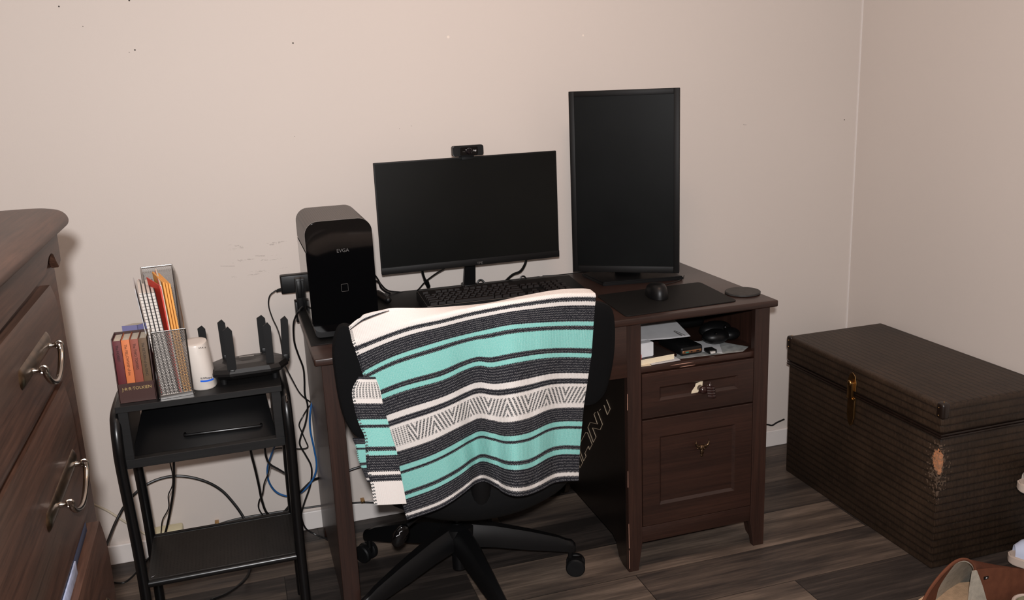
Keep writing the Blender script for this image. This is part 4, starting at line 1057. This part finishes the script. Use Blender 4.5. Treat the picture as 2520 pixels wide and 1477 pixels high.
for k, lab in enumerate(('leftmost gridded white notebook in the file holder', 'second gridded notebook from the left in the file holder', 'third gridded notebook from the left in the file holder', 'gridded notebook beside the red folder')):
    x0 = HX0 + .007 + k * .0088; zt_ = oy(375 + 11 * k, 718 - k * .5, -.585).z
    r_ = thing('notebook', lab, 'notebook', (x0, -.5, HZ), 'gridded notebooks in the file holder')
    bb = BM(); box(bb, x0, x0 + .0066, -.588, -.43, HZ, zt_, .0006, 1)
    for v in bb.verts: v.co.x += slant * .75 * (v.co.z - HZ) / .2
    obj('page_block', bb, M['gridp'], r_, smooth=0)
    bb = BM(); box(bb, x0 + .0066, x0 + .0082, -.590, -.43, HZ, zt_ + .001, .0004, 1)
    for v in bb.verts: v.co.x += slant * .75 * (v.co.z - HZ) / .2
    obj('cover', bb, mnote, r_, smooth=0)
mred, mor = mat('red_folder_card', (205, 62, 46), .5, var=.08), mat('manila_orange_card', (226, 158, 74), .6, var=.08)
zr = oy(400, 692, -.56).z
r_ = thing('red_folder', 'bright red folder standing in the file holder', 'folder', (-.31, -.5, HZ))
bb = BM(); prism(bb, [(HX0 + .0445, -.590, HZ), (HX0 + .0335, -.588, zr - .006), (HX0 + .008, -.50, zr + .001), (HX0 + .036, -.47, HZ)], (.0016, 0, 0)); obj('front_cover', bb, mred, r_, smooth=0)
bb = BM(); prism(bb, [(HX0 + .047, -.588, HZ), (HX0 + .033, -.588, zr - .004), (HX0 + .031, -.42, zr + .004), (HX0 + .046, -.40, HZ)], (.0035, 0, 0)); obj('papers', bb, M['pages'], r_, smooth=0)
bb = BM(); prism(bb, [(HX0 + .0455, -.590, HZ), (HX0 + .0315, -.590, zr - .006), (HX0 + .030, -.42, zr), (HX0 + .045, -.40, HZ)], (.0018, 0, 0)); obj('back_cover', bb, mred, r_, smooth=0)
for k, lab in enumerate(('left orange manila envelope in the file holder', 'middle orange manila envelope in the file holder', 'rightmost orange manila envelope in the file holder')):
    x0 = HX0 + .0525 + k * .006; zt_ = oy(425 + 6 * k, 680 + 2 * k, -.52).z
    r_ = thing('manila_envelope', lab, 'envelope', (x0, -.48, HZ), 'orange envelopes in the file holder')
    bb = BM(); prism(bb, [(x0, -.588, HZ), (x0 - .013, -.575, zt_ - .002), (x0 - .030, -.44, zt_), (x0 - .002, -.38, HZ)], (.0046, 0, 0), .0006, 1); obj('envelope_body', bb, mor, r_, smooth=0)

XF[0] = None
# ---- white modem
mo = oy(500, 948, -.565); mxc = -.2545; mcy = -.575
modem = thing('cable_modem', 'white oval tower modem with a blue stripe beside the file holder', 'modem', (mxc, mcy, CZ))
MH = .113; b = BM(); rings = []; NN = 40
for i, (f, sc) in enumerate(((0, .93), (.01, .97), (.03, 1), (.5, 1.0), (.95, .99), (.985, .96), (1.0, .88), (1.0, .5), (1.0, .05))):
    ring = []
    for k in range(NN):
        t = 2 * PI * k / NN; c_, s_ = math.cos(t), math.sin(t)
        x = .0285 * sc * abs(c_) ** .85 * (1 if c_ > 0 else -1); y = .036 * sc * abs(s_) ** .85 * (1 if s_ > 0 else -1)
        z = CZ + MH * f + (y * .04 if f > .9 else 0)
        p = Matrix.Rotation(R(-8), 3, 'Z') @ Vector((x, y, 0))
        ring.append(b.verts.new((mxc + p.x - .012 * (f - .0), mcy + .036 + p.y, z)))
    rings.append(ring)
for A, B in zip(rings, rings[1:]):
    for k in range(NN): b.faces.new((A[k], A[(k + 1) % NN], B[(k + 1) % NN], B[k]))
b.faces.new(rings[0][::-1]); b.faces.new(rings[-1]); bmesh.ops.recalc_face_normals(b, faces=b.faces)
mbod = obj('casing', b, M['white'], modem)
yf = lambda x, off=.0006: mcy + .036 - .0360 * (max(0, 1 - min(1, abs((x - mxc) / .0288)) ** (2 / .85))) ** (.85 / 2) - off + (x - mxc) * -.14
def strip(z0, z1, x0, x1, m, name, par, sag=0.0):
    bb = BM(); n = 14; G = []
    for i in range(n + 1):
        x = x0 + (x1 - x0) * i / n; y = yf(x, .0008); sg = -sag * math.sin(PI * i / n)
        G.append([(x, y, z0 + sg), (x, y, z1 + sg)])
    grid(bb, G, .0005); return obj(name, bb, m, par)
strip(CZ + .022, CZ + .0262, mxc - .010, mxc + .022, M['bluelight'], 'blue_stripe', mbod, .001)
for (s_, sz, zz, xx) in (('SURFboard', .0055, .0295, -.006), ('A R R I S', .0045, .1045, -.002)):
    xa = mxc + xx; textobj('lettering', s_, sz, M['ink'], (xa, yf(xa + .008, .0024), CZ + zz), (1, -.10, 0), (0, 0, 1), mbod, depth=.0008)
# ---- router
RZ = CZ; rc = Vector((-.150, -.500, RZ))
router = thing('wifi_router', 'flat angular black router with six upright antennas on the cart', 'router', rc)
ro = [(-.104, -.012), (-.086, -.058), (-.050, -.076), (.045, -.080), (.070, -.072), (.093, -.030), (.093, .015), (.070, .060), (.020, .078), (-.060, .072), (-.096, .030)]
rm = Matrix.Rotation(R(4), 3, 'Z'); RH = .040
b = BM(); prev = None
lv_ = [(.84, .010), (1.0, .022), (1.0, .028), (.94, .037), (.60, .041), (.2, .038)]
rings = [[b.verts.new(rc + rm @ Vector((x * s_, y * s_, h_ + (-y * .06)))) for x, y in ro] for s_, h_ in lv_]
for A, B in zip(rings, rings[1:]):
    for k in range(len(ro)): b.faces.new((A[k], A[(k + 1) % len(ro)], B[(k + 1) % len(ro)], B[k]))
b.faces.new(rings[0][::-1]); b.faces.new(rings[-1]); bmesh.ops.recalc_face_normals(b, faces=b.faces)
rb = obj('casing', b, mat('router_plastic', (20, 19, 19), .4, spec=.35), router, smooth=0)
b = BM()
for sx in (-.06, .06):
    for sy in (-.045, .045): lathe(b, [(.008, 0), (.008, .014)], rc + Vector((sx, sy, 0)), n=16)
obj('foot', b, M['black_m'], router)
b = BM()
for k in range(12): box(b, -.0012, .0012, -.006 + k * .0003, .006 - k * .0003, 0, .0012, rot=None); vs = b.verts[-8:] if False else None
b.free(); b = BM()
for k in range(12):
    c = rc + rm @ Vector((-.030 + k * .0042, -.036, .0405)); l = .008 * (1 - k / 14)
    tube(b, [c + Vector((-.002, -l, 0)), c + Vector((.002, l, 0))], .0011, 5)
obj('vent_slots', b, M['black_g'], rb)
b = BM()
for k in range(9):
    c = rc + rm @ Vector((-.028 + k * .0072, -.060, .0385)); ball(b, c, .0011, 8, 6)
obj('status_lights', b, M['ink'], rb)
b = BM(); c = rc + rm @ Vector((.0, .028, .0415)); box(b, c.x - .018, c.x + .018, c.y - .0015, c.y + .0015, c.z - .001, c.z + .0008); obj('logo_strip', b, mat('faint_silver_ink', (120, 114, 108), .4), rb)
for (px, py0, py1, yy, wpx, wide) in ((497, 803, 880, -.455, 8, .5), (546, 788, 875, -.44, 9, .5), (561, 806, 908, -.575, 11, 1), (641, 777, 868, -.42, 8, 1), (656, 795, 898, -.560, 10, .7), (699, 779, 878, -.50, 9, .7)):
    top = oy(px - (3 if px < 600 else 0), py0, yy); bot_z = RZ + .030; bot = Vector((oy(px + 10, py1, yy).x, yy, bot_z))
    if px == 699: bot.x = oy(703, 870, yy).x
    hwx = .0095 * (1.1 if wide == 1 else .95); t_ = .0055
    b = BM(); d = top - bot
    prof = [(-hwx, 0), (hwx, 0), (hwx, .90), (0.2 * hwx, 1.0), (-hwx, .93)]
    prism(b, [bot + Vector((x, 0, 0)) + d * f for x, f in prof], (0, t_ * 1.6, 0), .0015, 2)
    an = obj('antenna', b, M['black_m'], router)
    b = BM(); box(b, bot.x - .007, bot.x + .007, yy - .002, yy + .011, bot_z - .008, bot_z + .012, .002); obj('hinge', b, M['black'], an)

# ================================================================ cables by the wall
Yw = -.035
cable('coax_cable', [(262, 1342, -.20), (285, 1285, -.12), (312, 1238, -.10), (350, 1200, -.09), (395, 1178, -.08), (445, 1172, -.08), (500, 1183, -.08), (545, 1207, -.08), (580, 1245, -.09), (600, 1275, -.10), (608, 1292, -.11), (615, 1330, -.13), (615, 1400, -.2), (600, 1430, -.3), (560, 1460, -.42), (520, 1477, -.5)], .0042, M['cable'], 'thick black cable arching high behind the cart')
cable('wall_cable', [(500, 1315, -.02), (525, 1300, -.018), (540, 1290, -.018), (590, 1276, -.018), (660, 1264, -.018), (740, 1252, -.018), (800, 1244, -.018), (860, 1239, -.018), (893, 1237, -.018), (930, 1237, -.018), (1000, 1230, -.018), (1100, 1214, -.018)], .0032, M['cable'], 'black cable stapled along the wall above the baseboard')
for px, py, lab in ((534, 1290, 'small cable clip on the wall behind the cart'), (893, 1235, 'small cable clip on the wall right of the desk leg')):
    p = oy(px, py, -.018); r_ = thing('cable_clip', lab, 'cable clip', (p.x, 0, p.z))
    b = BM(); box(b, p.x - .006, p.x + .006, -.024, 0, p.z - .004, p.z + .006, .001); obj('clip_body', b, M['brass'], r_)
    b = BM(); tube(b, [(p.x, -.027, p.z + .002), (p.x, -.023, p.z + .002)], .002, 8); obj('nail', b, M['silver'], r_)
Z6 = lambda x, y, Y: (600 + x / 3.2833, 900 + y / 3.2822, Y)
cable('network_cable', [Z6(305, 60, -.42), Z6(330, 120, -.40), Z6(348, 190, -.36), Z6(355, 260, -.35), Z6(340, 400, -.33), Z6(290, 560, -.30), Z6(250, 650, -.25), Z6(215, 740, -.2), Z6(190, 830, -.16), Z6(200, 930, -.14), Z6(250, 1010, -.12), Z6(320, 1048, -.12), Z6(400, 1052, -.12), Z6(470, 1020, -.12), Z6(530, 960, -.12), Z6(575, 880, -.12), Z6(587, 790, -.12), Z6(565, 660, -.12), Z6(538, 530, -.12), Z6(533, 420, -.12), Z6(545, 325, -.11), Z6(570, 250, -.10)], .0028, M['blue'], 'blue network cable looping from the router behind the cart')
cable('snaking_cable', [(745, 755, -.26), (736, 765, -.27), (728, 778, -.26), (722, 800, -.24), (724, 840, -.2), (733, 870, -.17), (746, 905, -.14), (749, 935, -.12), (750, 970, -.11), (757, 1000, -.1), (752, 1040, -.1), (740, 1075, -.1), (738, 1095, -.1), (752, 1120, -.1), (765, 1145, -.1), (767, 1170, -.1), (762, 1200, -.1), (748, 1240, -.1), (742, 1270, -.1), (752, 1300, -.1), (775, 1315, -.1), (800, 1325, -.12), (808, 1330, -.13)], .0026, M['cable'], 'long black cord snaking down beside the desk to the floor')
cable('router_cord', [(697, 892, -.40), (709, 915, -.3), (722, 940, -.2), (736, 965, -.1), (750, 980, -.06), (765, 992, -.05), (757, 1005, -.06), (745, 1025, -.08), (736, 1045, -.08), (742, 1062, -.08), (752, 1085, -.08), (757, 1101, -.08), (738, 1105, -.08), (700, 1103, -.09), (677, 1105, -.10), (668, 1115, -.10)], .002, M['cable'], 'thin black cord from the router zigzagging beside the desk leg')
cable('cart_cord', [(614, 1094, -.46), (619, 1120, -.42), (628, 1155, -.34), (637, 1195, -.24), (644, 1230, -.18), (655, 1260, -.15), (672, 1272, -.14), (690, 1268, -.14), (708, 1250, -.14), (725, 1225, -.14), (745, 1205, -.12), (770, 1182, -.1), (795, 1175, -.08), (840, 1165, -.08), (870, 1154, -.08), (900, 1145, -.08)], .0036, M['cable'], 'black cord drooping from the cart and crossing behind the desk leg')
cable('cart_cord', [(650, 1090, -.46), (655, 1125, -.40), (665, 1143, -.34), (685, 1155, -.25), (706, 1168, -.18), (730, 1185, -.14)], .0030, M['cable'], 'short black cord slanting from under the cart to its right leg')
cable('cart_cord', [(664, 1143, -.34), (660, 1165, -.28), (650, 1190, -.22), (646, 1215, -.18), (637, 1235, -.16), (637, 1252, -.14), (648, 1270, -.13), (658, 1285, -.13), (665, 1310, -.14)], .002, M['cable'], 'thin wavy black cord right of centre behind the cart shelf')
cable('modem_cord', [(427, 1115, -.42), (428, 1150, -.36), (427, 1200, -.28), (420, 1250, -.2), (410, 1300, -.14), (402, 1325, -.13)], .0034, M['cable'], 'straight black cord hanging under the left half of the cart')
cable('modem_cord', [(424, 1118, -.40), (418, 1135, -.38), (424, 1165, -.33), (424, 1195, -.28), (414, 1220, -.23), (415, 1250, -.18), (400, 1280, -.15), (397, 1305, -.13), (395, 1325, -.12)], .0016, M['cable'], 'thin twisted black wire hanging under the left half of the cart')
cable('beige_cord', [(225, 1240, -.06), (262, 1256, -.05), (300, 1280, -.05), (330, 1298, -.045), (352, 1312, -.045), (375, 1322, -.05)], .0032, M['beige'], 'beige cord running down behind the dresser and cart')
cable('floor_cord', [oz(262, 1430, .004), oz(300, 1435, .004), oz(325, 1420, .004), oz(345, 1395, .004), oz(370, 1370, .004)], .003, M['cable'], 'black cord on the floor behind the left cart leg')
cable('corner_cord', [oz(1885, 1048, .10) * 0 + oy(1870, 1046, -.02), oy(1888, 1045, -.02), oy(1900, 1047, -.02), oy(1912, 1040, -.02), oy(1930, 1032, -.02)], .003, M['cable'], 'black cord on the wall between the desk and the trunk')
ps_ = thing('power_strip', 'ivory power strip on the baseboard behind the cart shelf', 'power strip', oy(400, 1330, -.04))
P0, P1 = oy(376, 1312, -.045), oy(440, 1322, -.045)
b = BM(); box(b, P0.x, P0.x + .085, -.062, -.012, P0.z - .03, P0.z + .004, .006, 3); obj('strip_body', b, M['ivory'], ps_)
b = BM(); box(b, P0.x + .015, P0.x + .035, -.066, -.06, P0.z - .022, P0.z - .006, .001); obj('switch', b, M['cable'], ps_)

# ================================================================ dresser (left foreground)
DX = -.430; DYF = -1.143; DYN = -2.02; DXB = XL + .015
dres = thing('chest_of_drawers', 'aged brown wooden chest of drawers in the left foreground', 'dresser', ((DX + DXB) / 2, (DYF + DYN) / 2, 0))
b = BM(); box(b, DXB, DX, DYN, DYF, .0, 1.178, .002, 1); obj('carcass', b, M['dresser'], dres)
# moulded top
def slabring(z, ins):
    x1 = -.399 - ins; y1 = -1.085 - ins; x0 = DXB; y0 = DYN - .05 + ins; r = .055 - ins * .4
    o = [(x0, y0), (x1 - r, y0)] + [(x1 - r + r * math.sin(R(a)), y0 + r - r * math.cos(R(a))) for a in range(10, 91, 10)] + [(x1 - r + r * math.cos(R(a)), y1 - r + r * math.sin(R(a))) for a in range(0, 91, 3)] + [(x0, y1)]
    return [b.verts.new((x, y, z)) for x, y in o]
b = BM()
prof = [(1.172, .034), (1.176, .026), (1.181, .012), (1.186, .003), (1.193, 0), (1.201, .002), (1.208, .008), (1.212, .018), (1.2135, .035), (1.2135, .12)]
rings = [slabring(v.x, v.y) for v in spline([Vector((z, i, 0)) for z, i in prof], 3)]
for A, B in zip(rings, rings[1:]):
    for k in range(len(A)): b.faces.new((A[k], A[(k + 1) % len(A)], B[(k + 1) % len(A)], B[k]))
b.faces.new(rings[0][::-1]); b.faces.new(rings[-1]); bmesh.ops.recalc_face_normals(b, faces=b.faces)
obj('moulded_top', b, M['dresser'], dres, smooth=50)
# shaped frieze with an arched cut
o = []
XV = -.420
cut = [(DYF, 1.178), (DYF - .002, 1.150), (DYF - .004, 1.134), (-1.150, 1.130), (-1.172, 1.124), (-1.186, 1.134), (-1.204, 1.150), (-1.218, 1.154), (-1.240, 1.152), (-1.262, 1.142), (-1.285, 1.134), (-1.40, 1.131), (-1.60, 1.128), (-1.80, 1.131), (DYN + .15, 1.134), (DYN + .12, 1.150), (DYN + .08, 1.154), (DYN + .04, 1.134), (DYN + .02, 1.126), (DYN, 1.13), (DYN, 1.178)]
b = BM(); prism(b, [(DX, y, z) for y, z in cut], (XV - DX + .002, 0, 0), .0012, 1); obj('frieze', b, M['dresser'], dres, smooth=0)
def bow_drawer(z0, z1, out, y1, y0=DYN + .03, amp=.011, tilt=0.0, name='drawer'):
    bb = BM(); n = 20; prof = []
    for i in range(n + 1):
        t = i / n; h = min(1, (t + .02) / .12) ** .5 - (.55 * max(0, (t - .70) / .30) ** 2.0)
        prof.append((DX + .004 + out + amp * h, z0 + (z1 - z0) * t))
    pts = [(DX - .01, z0)] + prof + [(DX - .01, z1)]
    prism(bb, [(x, y0, z) for x, z in pts], (0, y1 - y0, 0), .0015, 2)
    return obj(name, bb, M['dresser'], dres, smooth=40)
D1 = bow_drawer(.982, 1.116, .004, -1.270); D2 = bow_drawer(.745, .972, .004, -1.296); D3 = bow_drawer(.505, .722, .016, -1.262); D4 = bow_drawer(.26, .490, .004, -1.29)
b = BM(); box(b, DX + .0005, DX + .012, DYN + .05, -1.30, .724, .743, .003); obj('folded_garment', b, M['navy'], None, loc=(DX - .1, -1.6, .73)); 
g_o = bpy.data.objects['folded_garment']; tag(g_o, 'dark blue cloth poking out of the slightly open dresser drawer', 'clothing')
b = BM(); box(b, DX + .0125, DX + .0150, -1.62, -1.43, .722, .743, .001); gg = one('patterned_cloth', b, M['greycloth'], 'pale blue grey patterned cloth caught in the dresser drawer gap', 'clothing', (DX - .1, -1.5, .73))
def pull(par, zc, y0, y1, xf, z_sl=0.0):
    bb = BM(); L = y1 - y0; n = 40; G = []
    # domed stadium plate
    for i in range(n + 1):
        t = .5 - .5 * math.cos(PI * i / n); yy = y0 + L * t; e = min(t, 1 - t) * L; r = .0150
        hw = r * math.sqrt(max(0, 1 - max(0, 1 - e / r) ** 2)) if e < r else r
        G.append([(xf + .0095 * (math.cos(a) if hw > 1e-5 else 0) * (hw / r), yy, zc + hw * math.sin(a)) for a in [(-PI / 2 + PI * k / 10) for k in range(11)]])
    grid(bb, G, .0008); bmesh.ops.remove_doubles(bb, verts=bb.verts, dist=.0001); pt = obj('back_plate', bb, M['antique'], par, label='domed antique brass back plate')
    ya, yb = y0 + L * .30, y1 - L * .12
    for yy in (ya, yb):
        bb = BM(); lathe(bb, [(.0085, 0), (.0085, .0015), (.0045, .003), (.003, .008), (.003, .012), (.004, .014)], (xf + .005, yy, zc - .004), (1, 0, 0), 20)
        tube(bb, [(xf + .0215 + .0048 * math.cos(a), yy, zc - .004 + .0048 * math.sin(a)) for a in [2 * PI * k / 14 for k in range(14)]], .0016, 8, closed=True); obj('post', bb, M['chrome'], pt)
    bb = BM(); x = xf + .0225; d = -.037
    tube(bb, [(x, ya, zc - .004), (x + .001, ya + .004, zc - .014), (x + .0015, ya + (yb - ya) * .22, zc - .029), (x + .002, ya + (yb - ya) * .5, zc + d), (x + .0015, ya + (yb - ya) * .78, zc - .029), (x + .001, yb - .004, zc - .014), (x, yb, zc - .004)], [.0034, .0044], 12, 6)
    obj('bail', bb, M['chrome'], pt)
pull(D1, 1.060, -1.582, -1.375, -.4165); pull(D2, .868, -1.577, -1.335, -.4165)
pull(D3, .615, -1.577, -1.335, -.402); pull(D4, .38, -1.577, -1.335, -.4165)

# ================================================================ trunk
TX0, TX1, TY0, TY1, TH = 1.594, 1.974, -.915, -.200, .4916
trunk = thing('storage_trunk', 'dark brown woven rattan trunk with a brass latch in the right corner', 'trunk', ((TX0 + TX1) / 2, (TY0 + TY1) / 2, 0))
LZ = .405
b = BM(); box(b, TX0 + .008, TX1 - .008, TY0 + .008, TY1 - .008, 0, LZ - .008, .004, 2); obj('body', b, M['trunk'], trunk)
b = BM(); box(b, TX0, TX1, TY0, TY1, LZ, TH, .010, 3); lid = obj('lid', b, M['trunk'], trunk)
b = BM()
for k, z in enumerate((LZ - .012, LZ - .004)): box(b, TX0 + .002, TX1 - .002, TY0 + .002, TY1 - .002, z - .002, z + .004, .002, 2)
obj('seam_moulding', b, M['trunkcap'], trunk)
for cy in (TY0, TY1):
    b = BM(); s_ = 1 if cy == TY0 else -1
    box(b, TX0 - .0015, TX0 + .024, min(cy - s_ * .0015, cy + s_ * .026), max(cy - s_ * .0015, cy + s_ * .026), TH - .045, TH + .0015, .008, 3)
    obj('corner_cap', b, M['trunkcap'], lid)
    b = BM()
    for dx, dy, dz in ((-.0018, .014, -.012), (-.0018, .014, -.034), (.012, .012, .0018)): ball(b, (TX0 + dx, cy + s_ * dy, TH + dz), .002, 8, 6)
    obj('rivet', b, M['brass'], lid)
lc = ox(2094, 1000, TX0)
latch = thing_ = None
b = BM(); ly = -.548
prism(b, [(TX0 - .0005, ly + u_, v_) for u_, v_ in ((-.018, .412), (-.020, .440), (-.012, .462), (0, .469), (.012, .462), (.020, .440), (.018, .412))], (-.0025, 0, 0), .0008, 1)
la = obj('latch_plate', b, M['brass'], trunk, label='brass latch plate on the lid')
b = BM(); box(b, TX0 - .012, TX0 - .001, ly - .011, ly + .011, .385, .440, .003, 2); ball(b, (TX0 - .012, ly, .437), .009, 14, 10, scale=(.6, 1, 1)); obj('hasp', b, M['brass'], la)
b = BM(); prism(b, [(TX0 + .004, ly + .002 + u_, v_) for u_, v_ in ((-.016, .392), (-.017, .330), (-.010, .305), (0, .296), (.010, .305), (.017, .330), (.016, .392))], (-.006, 0, 0), .0008, 1); obj('strike_plate', b, M['brass'], trunk, label='long brass strike plate on the body')
b = BM(); tube(b, [(TX0 - .004, ly - .016, .386), (TX0 - .004, ly + .018, .386)], .004, 10); obj('hinge_barrel', b, M['brass'], trunk)

# ================================================================ shoes bottom right
boot = thing('fleece_lined_boot', 'tan suede boot with fleece lining lying open on the floor, bottom right', 'boot', oz(2400, 1460, 0))
BYp = -1.06
def loft(rows_, m, name, par, thick=.003, sm=60):
    bb = BM(); grid(bb, rows_, thick); return obj(name, bb, m, par, smooth=sm)
# outer shaft: an arch seen from its open end running back to the right
def arch(px, yoff, drop, n=16):
    """px: outline of the arch in photo pixels"""
    P = spline([oy(x, y, BYp + yoff) for x, y in px], 6); return P
a0 = arch([(2262, 1500), (2285, 1455), (2315, 1415), (2345, 1386), (2370, 1376), (2390, 1383), (2400, 1402), (2392, 1440), (2385, 1500)], -.07, 0)
a1 = arch([(2300, 1500), (2325, 1450), (2350, 1415), (2370, 1394), (2392, 1379), (2412, 1387), (2424, 1402), (2440, 1440), (2450, 1500)], .00, 0)
a2 = arch([(2350, 1500), (2380, 1450), (2400, 1420), (2425, 1404), (2455, 1396), (2490, 1396), (2520, 1400), (2550, 1430), (2560, 1500)], .06, 0)
loft([a0, a1, a2], M['suede'], 'shaft', boot, .004)
i0 = [p + Vector((.002, .003, -.006)) for p in a0]; i1 = [p + Vector((.0, .0, -.010)) for p in a1]; i2 = [p + Vector((0, 0, -.014)) for p in a2]
loft([i0, i1, i2], M['fleece'], 'fleece_lining', boot, .003)
b = BM(); tube(b, a0, .0032, 8); obj('rim_binding', b, M['suede'], boot)
b = BM(); tg = oy(2428, 1423, BYp - .074)
G = []
for i, (x0, y0, x1, y1) in enumerate(((2392, 1405, 2402, 1403), (2386, 1440, 2416, 1440), (2380, 1490, 2430, 1490))):
    G.append([oy(x0 + (x1 - x0) * k / 5, y0 + (y1 - y0) * k / 5, BYp - .074) for k in range(6)])
grid(b, G, .003); obj('tongue_lining', b, M['fleece'], boot)
G = []
b = BM()
for i, (x0, x1, y) in enumerate(((2396, 2540, 1403), (2408, 2550, 1425), (2420, 2560, 1455), (2428, 2570, 1500))):
    G.append([oy(x0 + (x1 - x0) * k / 8, y - 6 * math.sin(k / 8 * PI), BYp - .070 + .03 * k / 8) for k in range(9)])
grid(b, G, .004); obj('side_panel', b, M['suede'], boot)
b = BM(); box(b, tg.x - .007, tg.x + .007, 0, .002, tg.z - .004, tg.z + .004, .0006)
for v in b.verts: v.co = v.co + Vector((0, BYp - .0735, 0))
tb = obj('logo_tab', b, M['black'], boot, label='small black tab with a white mark')
b = BM(); ball(b, (tg.x, BYp - .0738, tg.z), .0018, 8, 6, scale=(1.4, .4, 1)); obj('tab_mark', b, M['paper'], tb)
insz = .045; b = BM(); o = [oz(x, y, insz) for x, y in ((2255, 1477), (2275, 1463), (2300, 1450), (2330, 1437), (2365, 1432), (2395, 1436), (2400, 1500), (2240, 1510))]
P = spline(o + [o[0]], 4)[:-1]; prism(b, [Vector((v.x, v.y, .004)) for v in P], (0, 0, insz - .004), .004, 2); obj('footbed', b, M['fleece2'], boot, label='cream fleece footbed')
b = BM(); o = [oz(x, y, 0) for x, y in ((2270, 1500), (2310, 1470), (2400, 1455), (2520, 1445), (2620, 1500), (2560, 1560), (2300, 1560))]
prism(b, [Vector((v.x, v.y, 0)) for v in o], (0, 0, .012), .003, 2); obj('outsole', b, M['black_m'], boot)
# olive slipper at the very edge
sl = thing('olive_slipper', 'olive grey slipper edge at the lower right corner', 'slipper', oz(2515, 1470, 0))
b = BM(); c = oz(2592, 1512, .05); lathe(b, [(.05, 0), (.062, .01), (.064, .035), (.058, .045), (0, .046)], (c.x, c.y, 0), n=40, sx=1.0, sy=1.6); obj('insole', b, M['olive'], sl)
b = BM(); tube(b, [Vector((c.x + .064 * math.cos(a), c.y + .102 * math.sin(a), .040)) for a in [2 * PI * k / 40 for k in range(40)]], .005, 8, closed=True); obj('edge_binding', b, M['sole'], sl)
# rack and sneakers cut by the right edge of the photo
RX0, RX1, RY0, RY1 = 1.87, 1.97, -1.20, -.935
ZR1, ZR2 = .038, oy(2512, 1205, -1.0).z
rack = thing('shoe_rack', 'low black shoe rack at the right edge of the photo', 'shoe rack', ((RX0 + RX1) / 2, -1.02, 0))
for z in (ZR1, ZR2):
    b = BM(); box(b, RX0 + .02, RX1, RY0, RY1, z - .008, z, .002); obj('shelf', b, M['black_m'], rack)
for x in (RX0 + .055, RX1 - .01):
    for y in (RY0 + .01, RY1 - .01):
        b = BM(); tube(b, [(x, y, 0), (x, y, ZR2)], .006, 10); obj('post', b, M['cart_metal'], rack)
def sneaker(lab, tip, z0, L, ang, mu, hgt=.075):
    """toe tip at tip, body running along ang"""
    r_ = thing('sneaker', lab, 'shoe', tip, 'white sneakers on the shoe rack'); d = Vector((math.cos(ang), math.sin(ang), 0)); s = Vector((-d.y, d.x, 0)); T = Vector((tip[0], tip[1], z0))
    wd_ = [(.0, .012), (.02, .03), (.06, .043), (.12, .046), (.19, .038), (.25, .034), (L, .02)]
    o = [T + d * t + s * w_ for t, w_ in wd_] + [T + d * t - s * w_ for t, w_ in wd_[::-1]]
    b = BM(); prism(b, spline(o + [o[0]], 3)[:-1], (0, 0, .026), .004, 2); obj('sole', b, M['sole'], r_)
    b = BM(); rs = []
    for t, w_, h in ((.012, .018, .026), (.03, .030, .042), (.07, .040, .056), (.12, .042, hgt), (.17, .036, hgt + .02), (.22, .033, hgt + .03), (L - .01, .024, hgt + .03)):
        rs.append([T + d * t + s * (w_ * math.cos(R(a))) + Vector((0, 0, .024 + (h - .0) * math.sin(R(a)) ** .8)) for a in range(0, 181, 15)])
    grid(b, rs, .002); obj('upper', b, mu, r_)
    b = BM()
    for k in range(4):
        t = .09 + k * .02; h = .056 + k * .009 + .028; tube(b, [T + d * t - s * .016 + Vector((0, 0, h - .006)), T + d * (t + .004) + Vector((0, 0, h)), T + d * t + s * .016 + Vector((0, 0, h - .006))], .0022, 6, 3)
    obj('laces', b, M['paper'], r_)
sp1 = oy(2483, 1360, -1.0); sneaker('white sneaker with a thick pale sole on the lower rack shelf', (sp1.x, sp1.y, ZR1), ZR1, .27, R(-35), M['canvas'])
sp2 = oy(2506, 1195, -1.0); sneaker('pale sneaker on the upper rack shelf at the right photo edge', (sp2.x, sp2.y, ZR2), ZR2, .27, R(-30), mat('off_white_canvas', (200, 190, 178), .85))
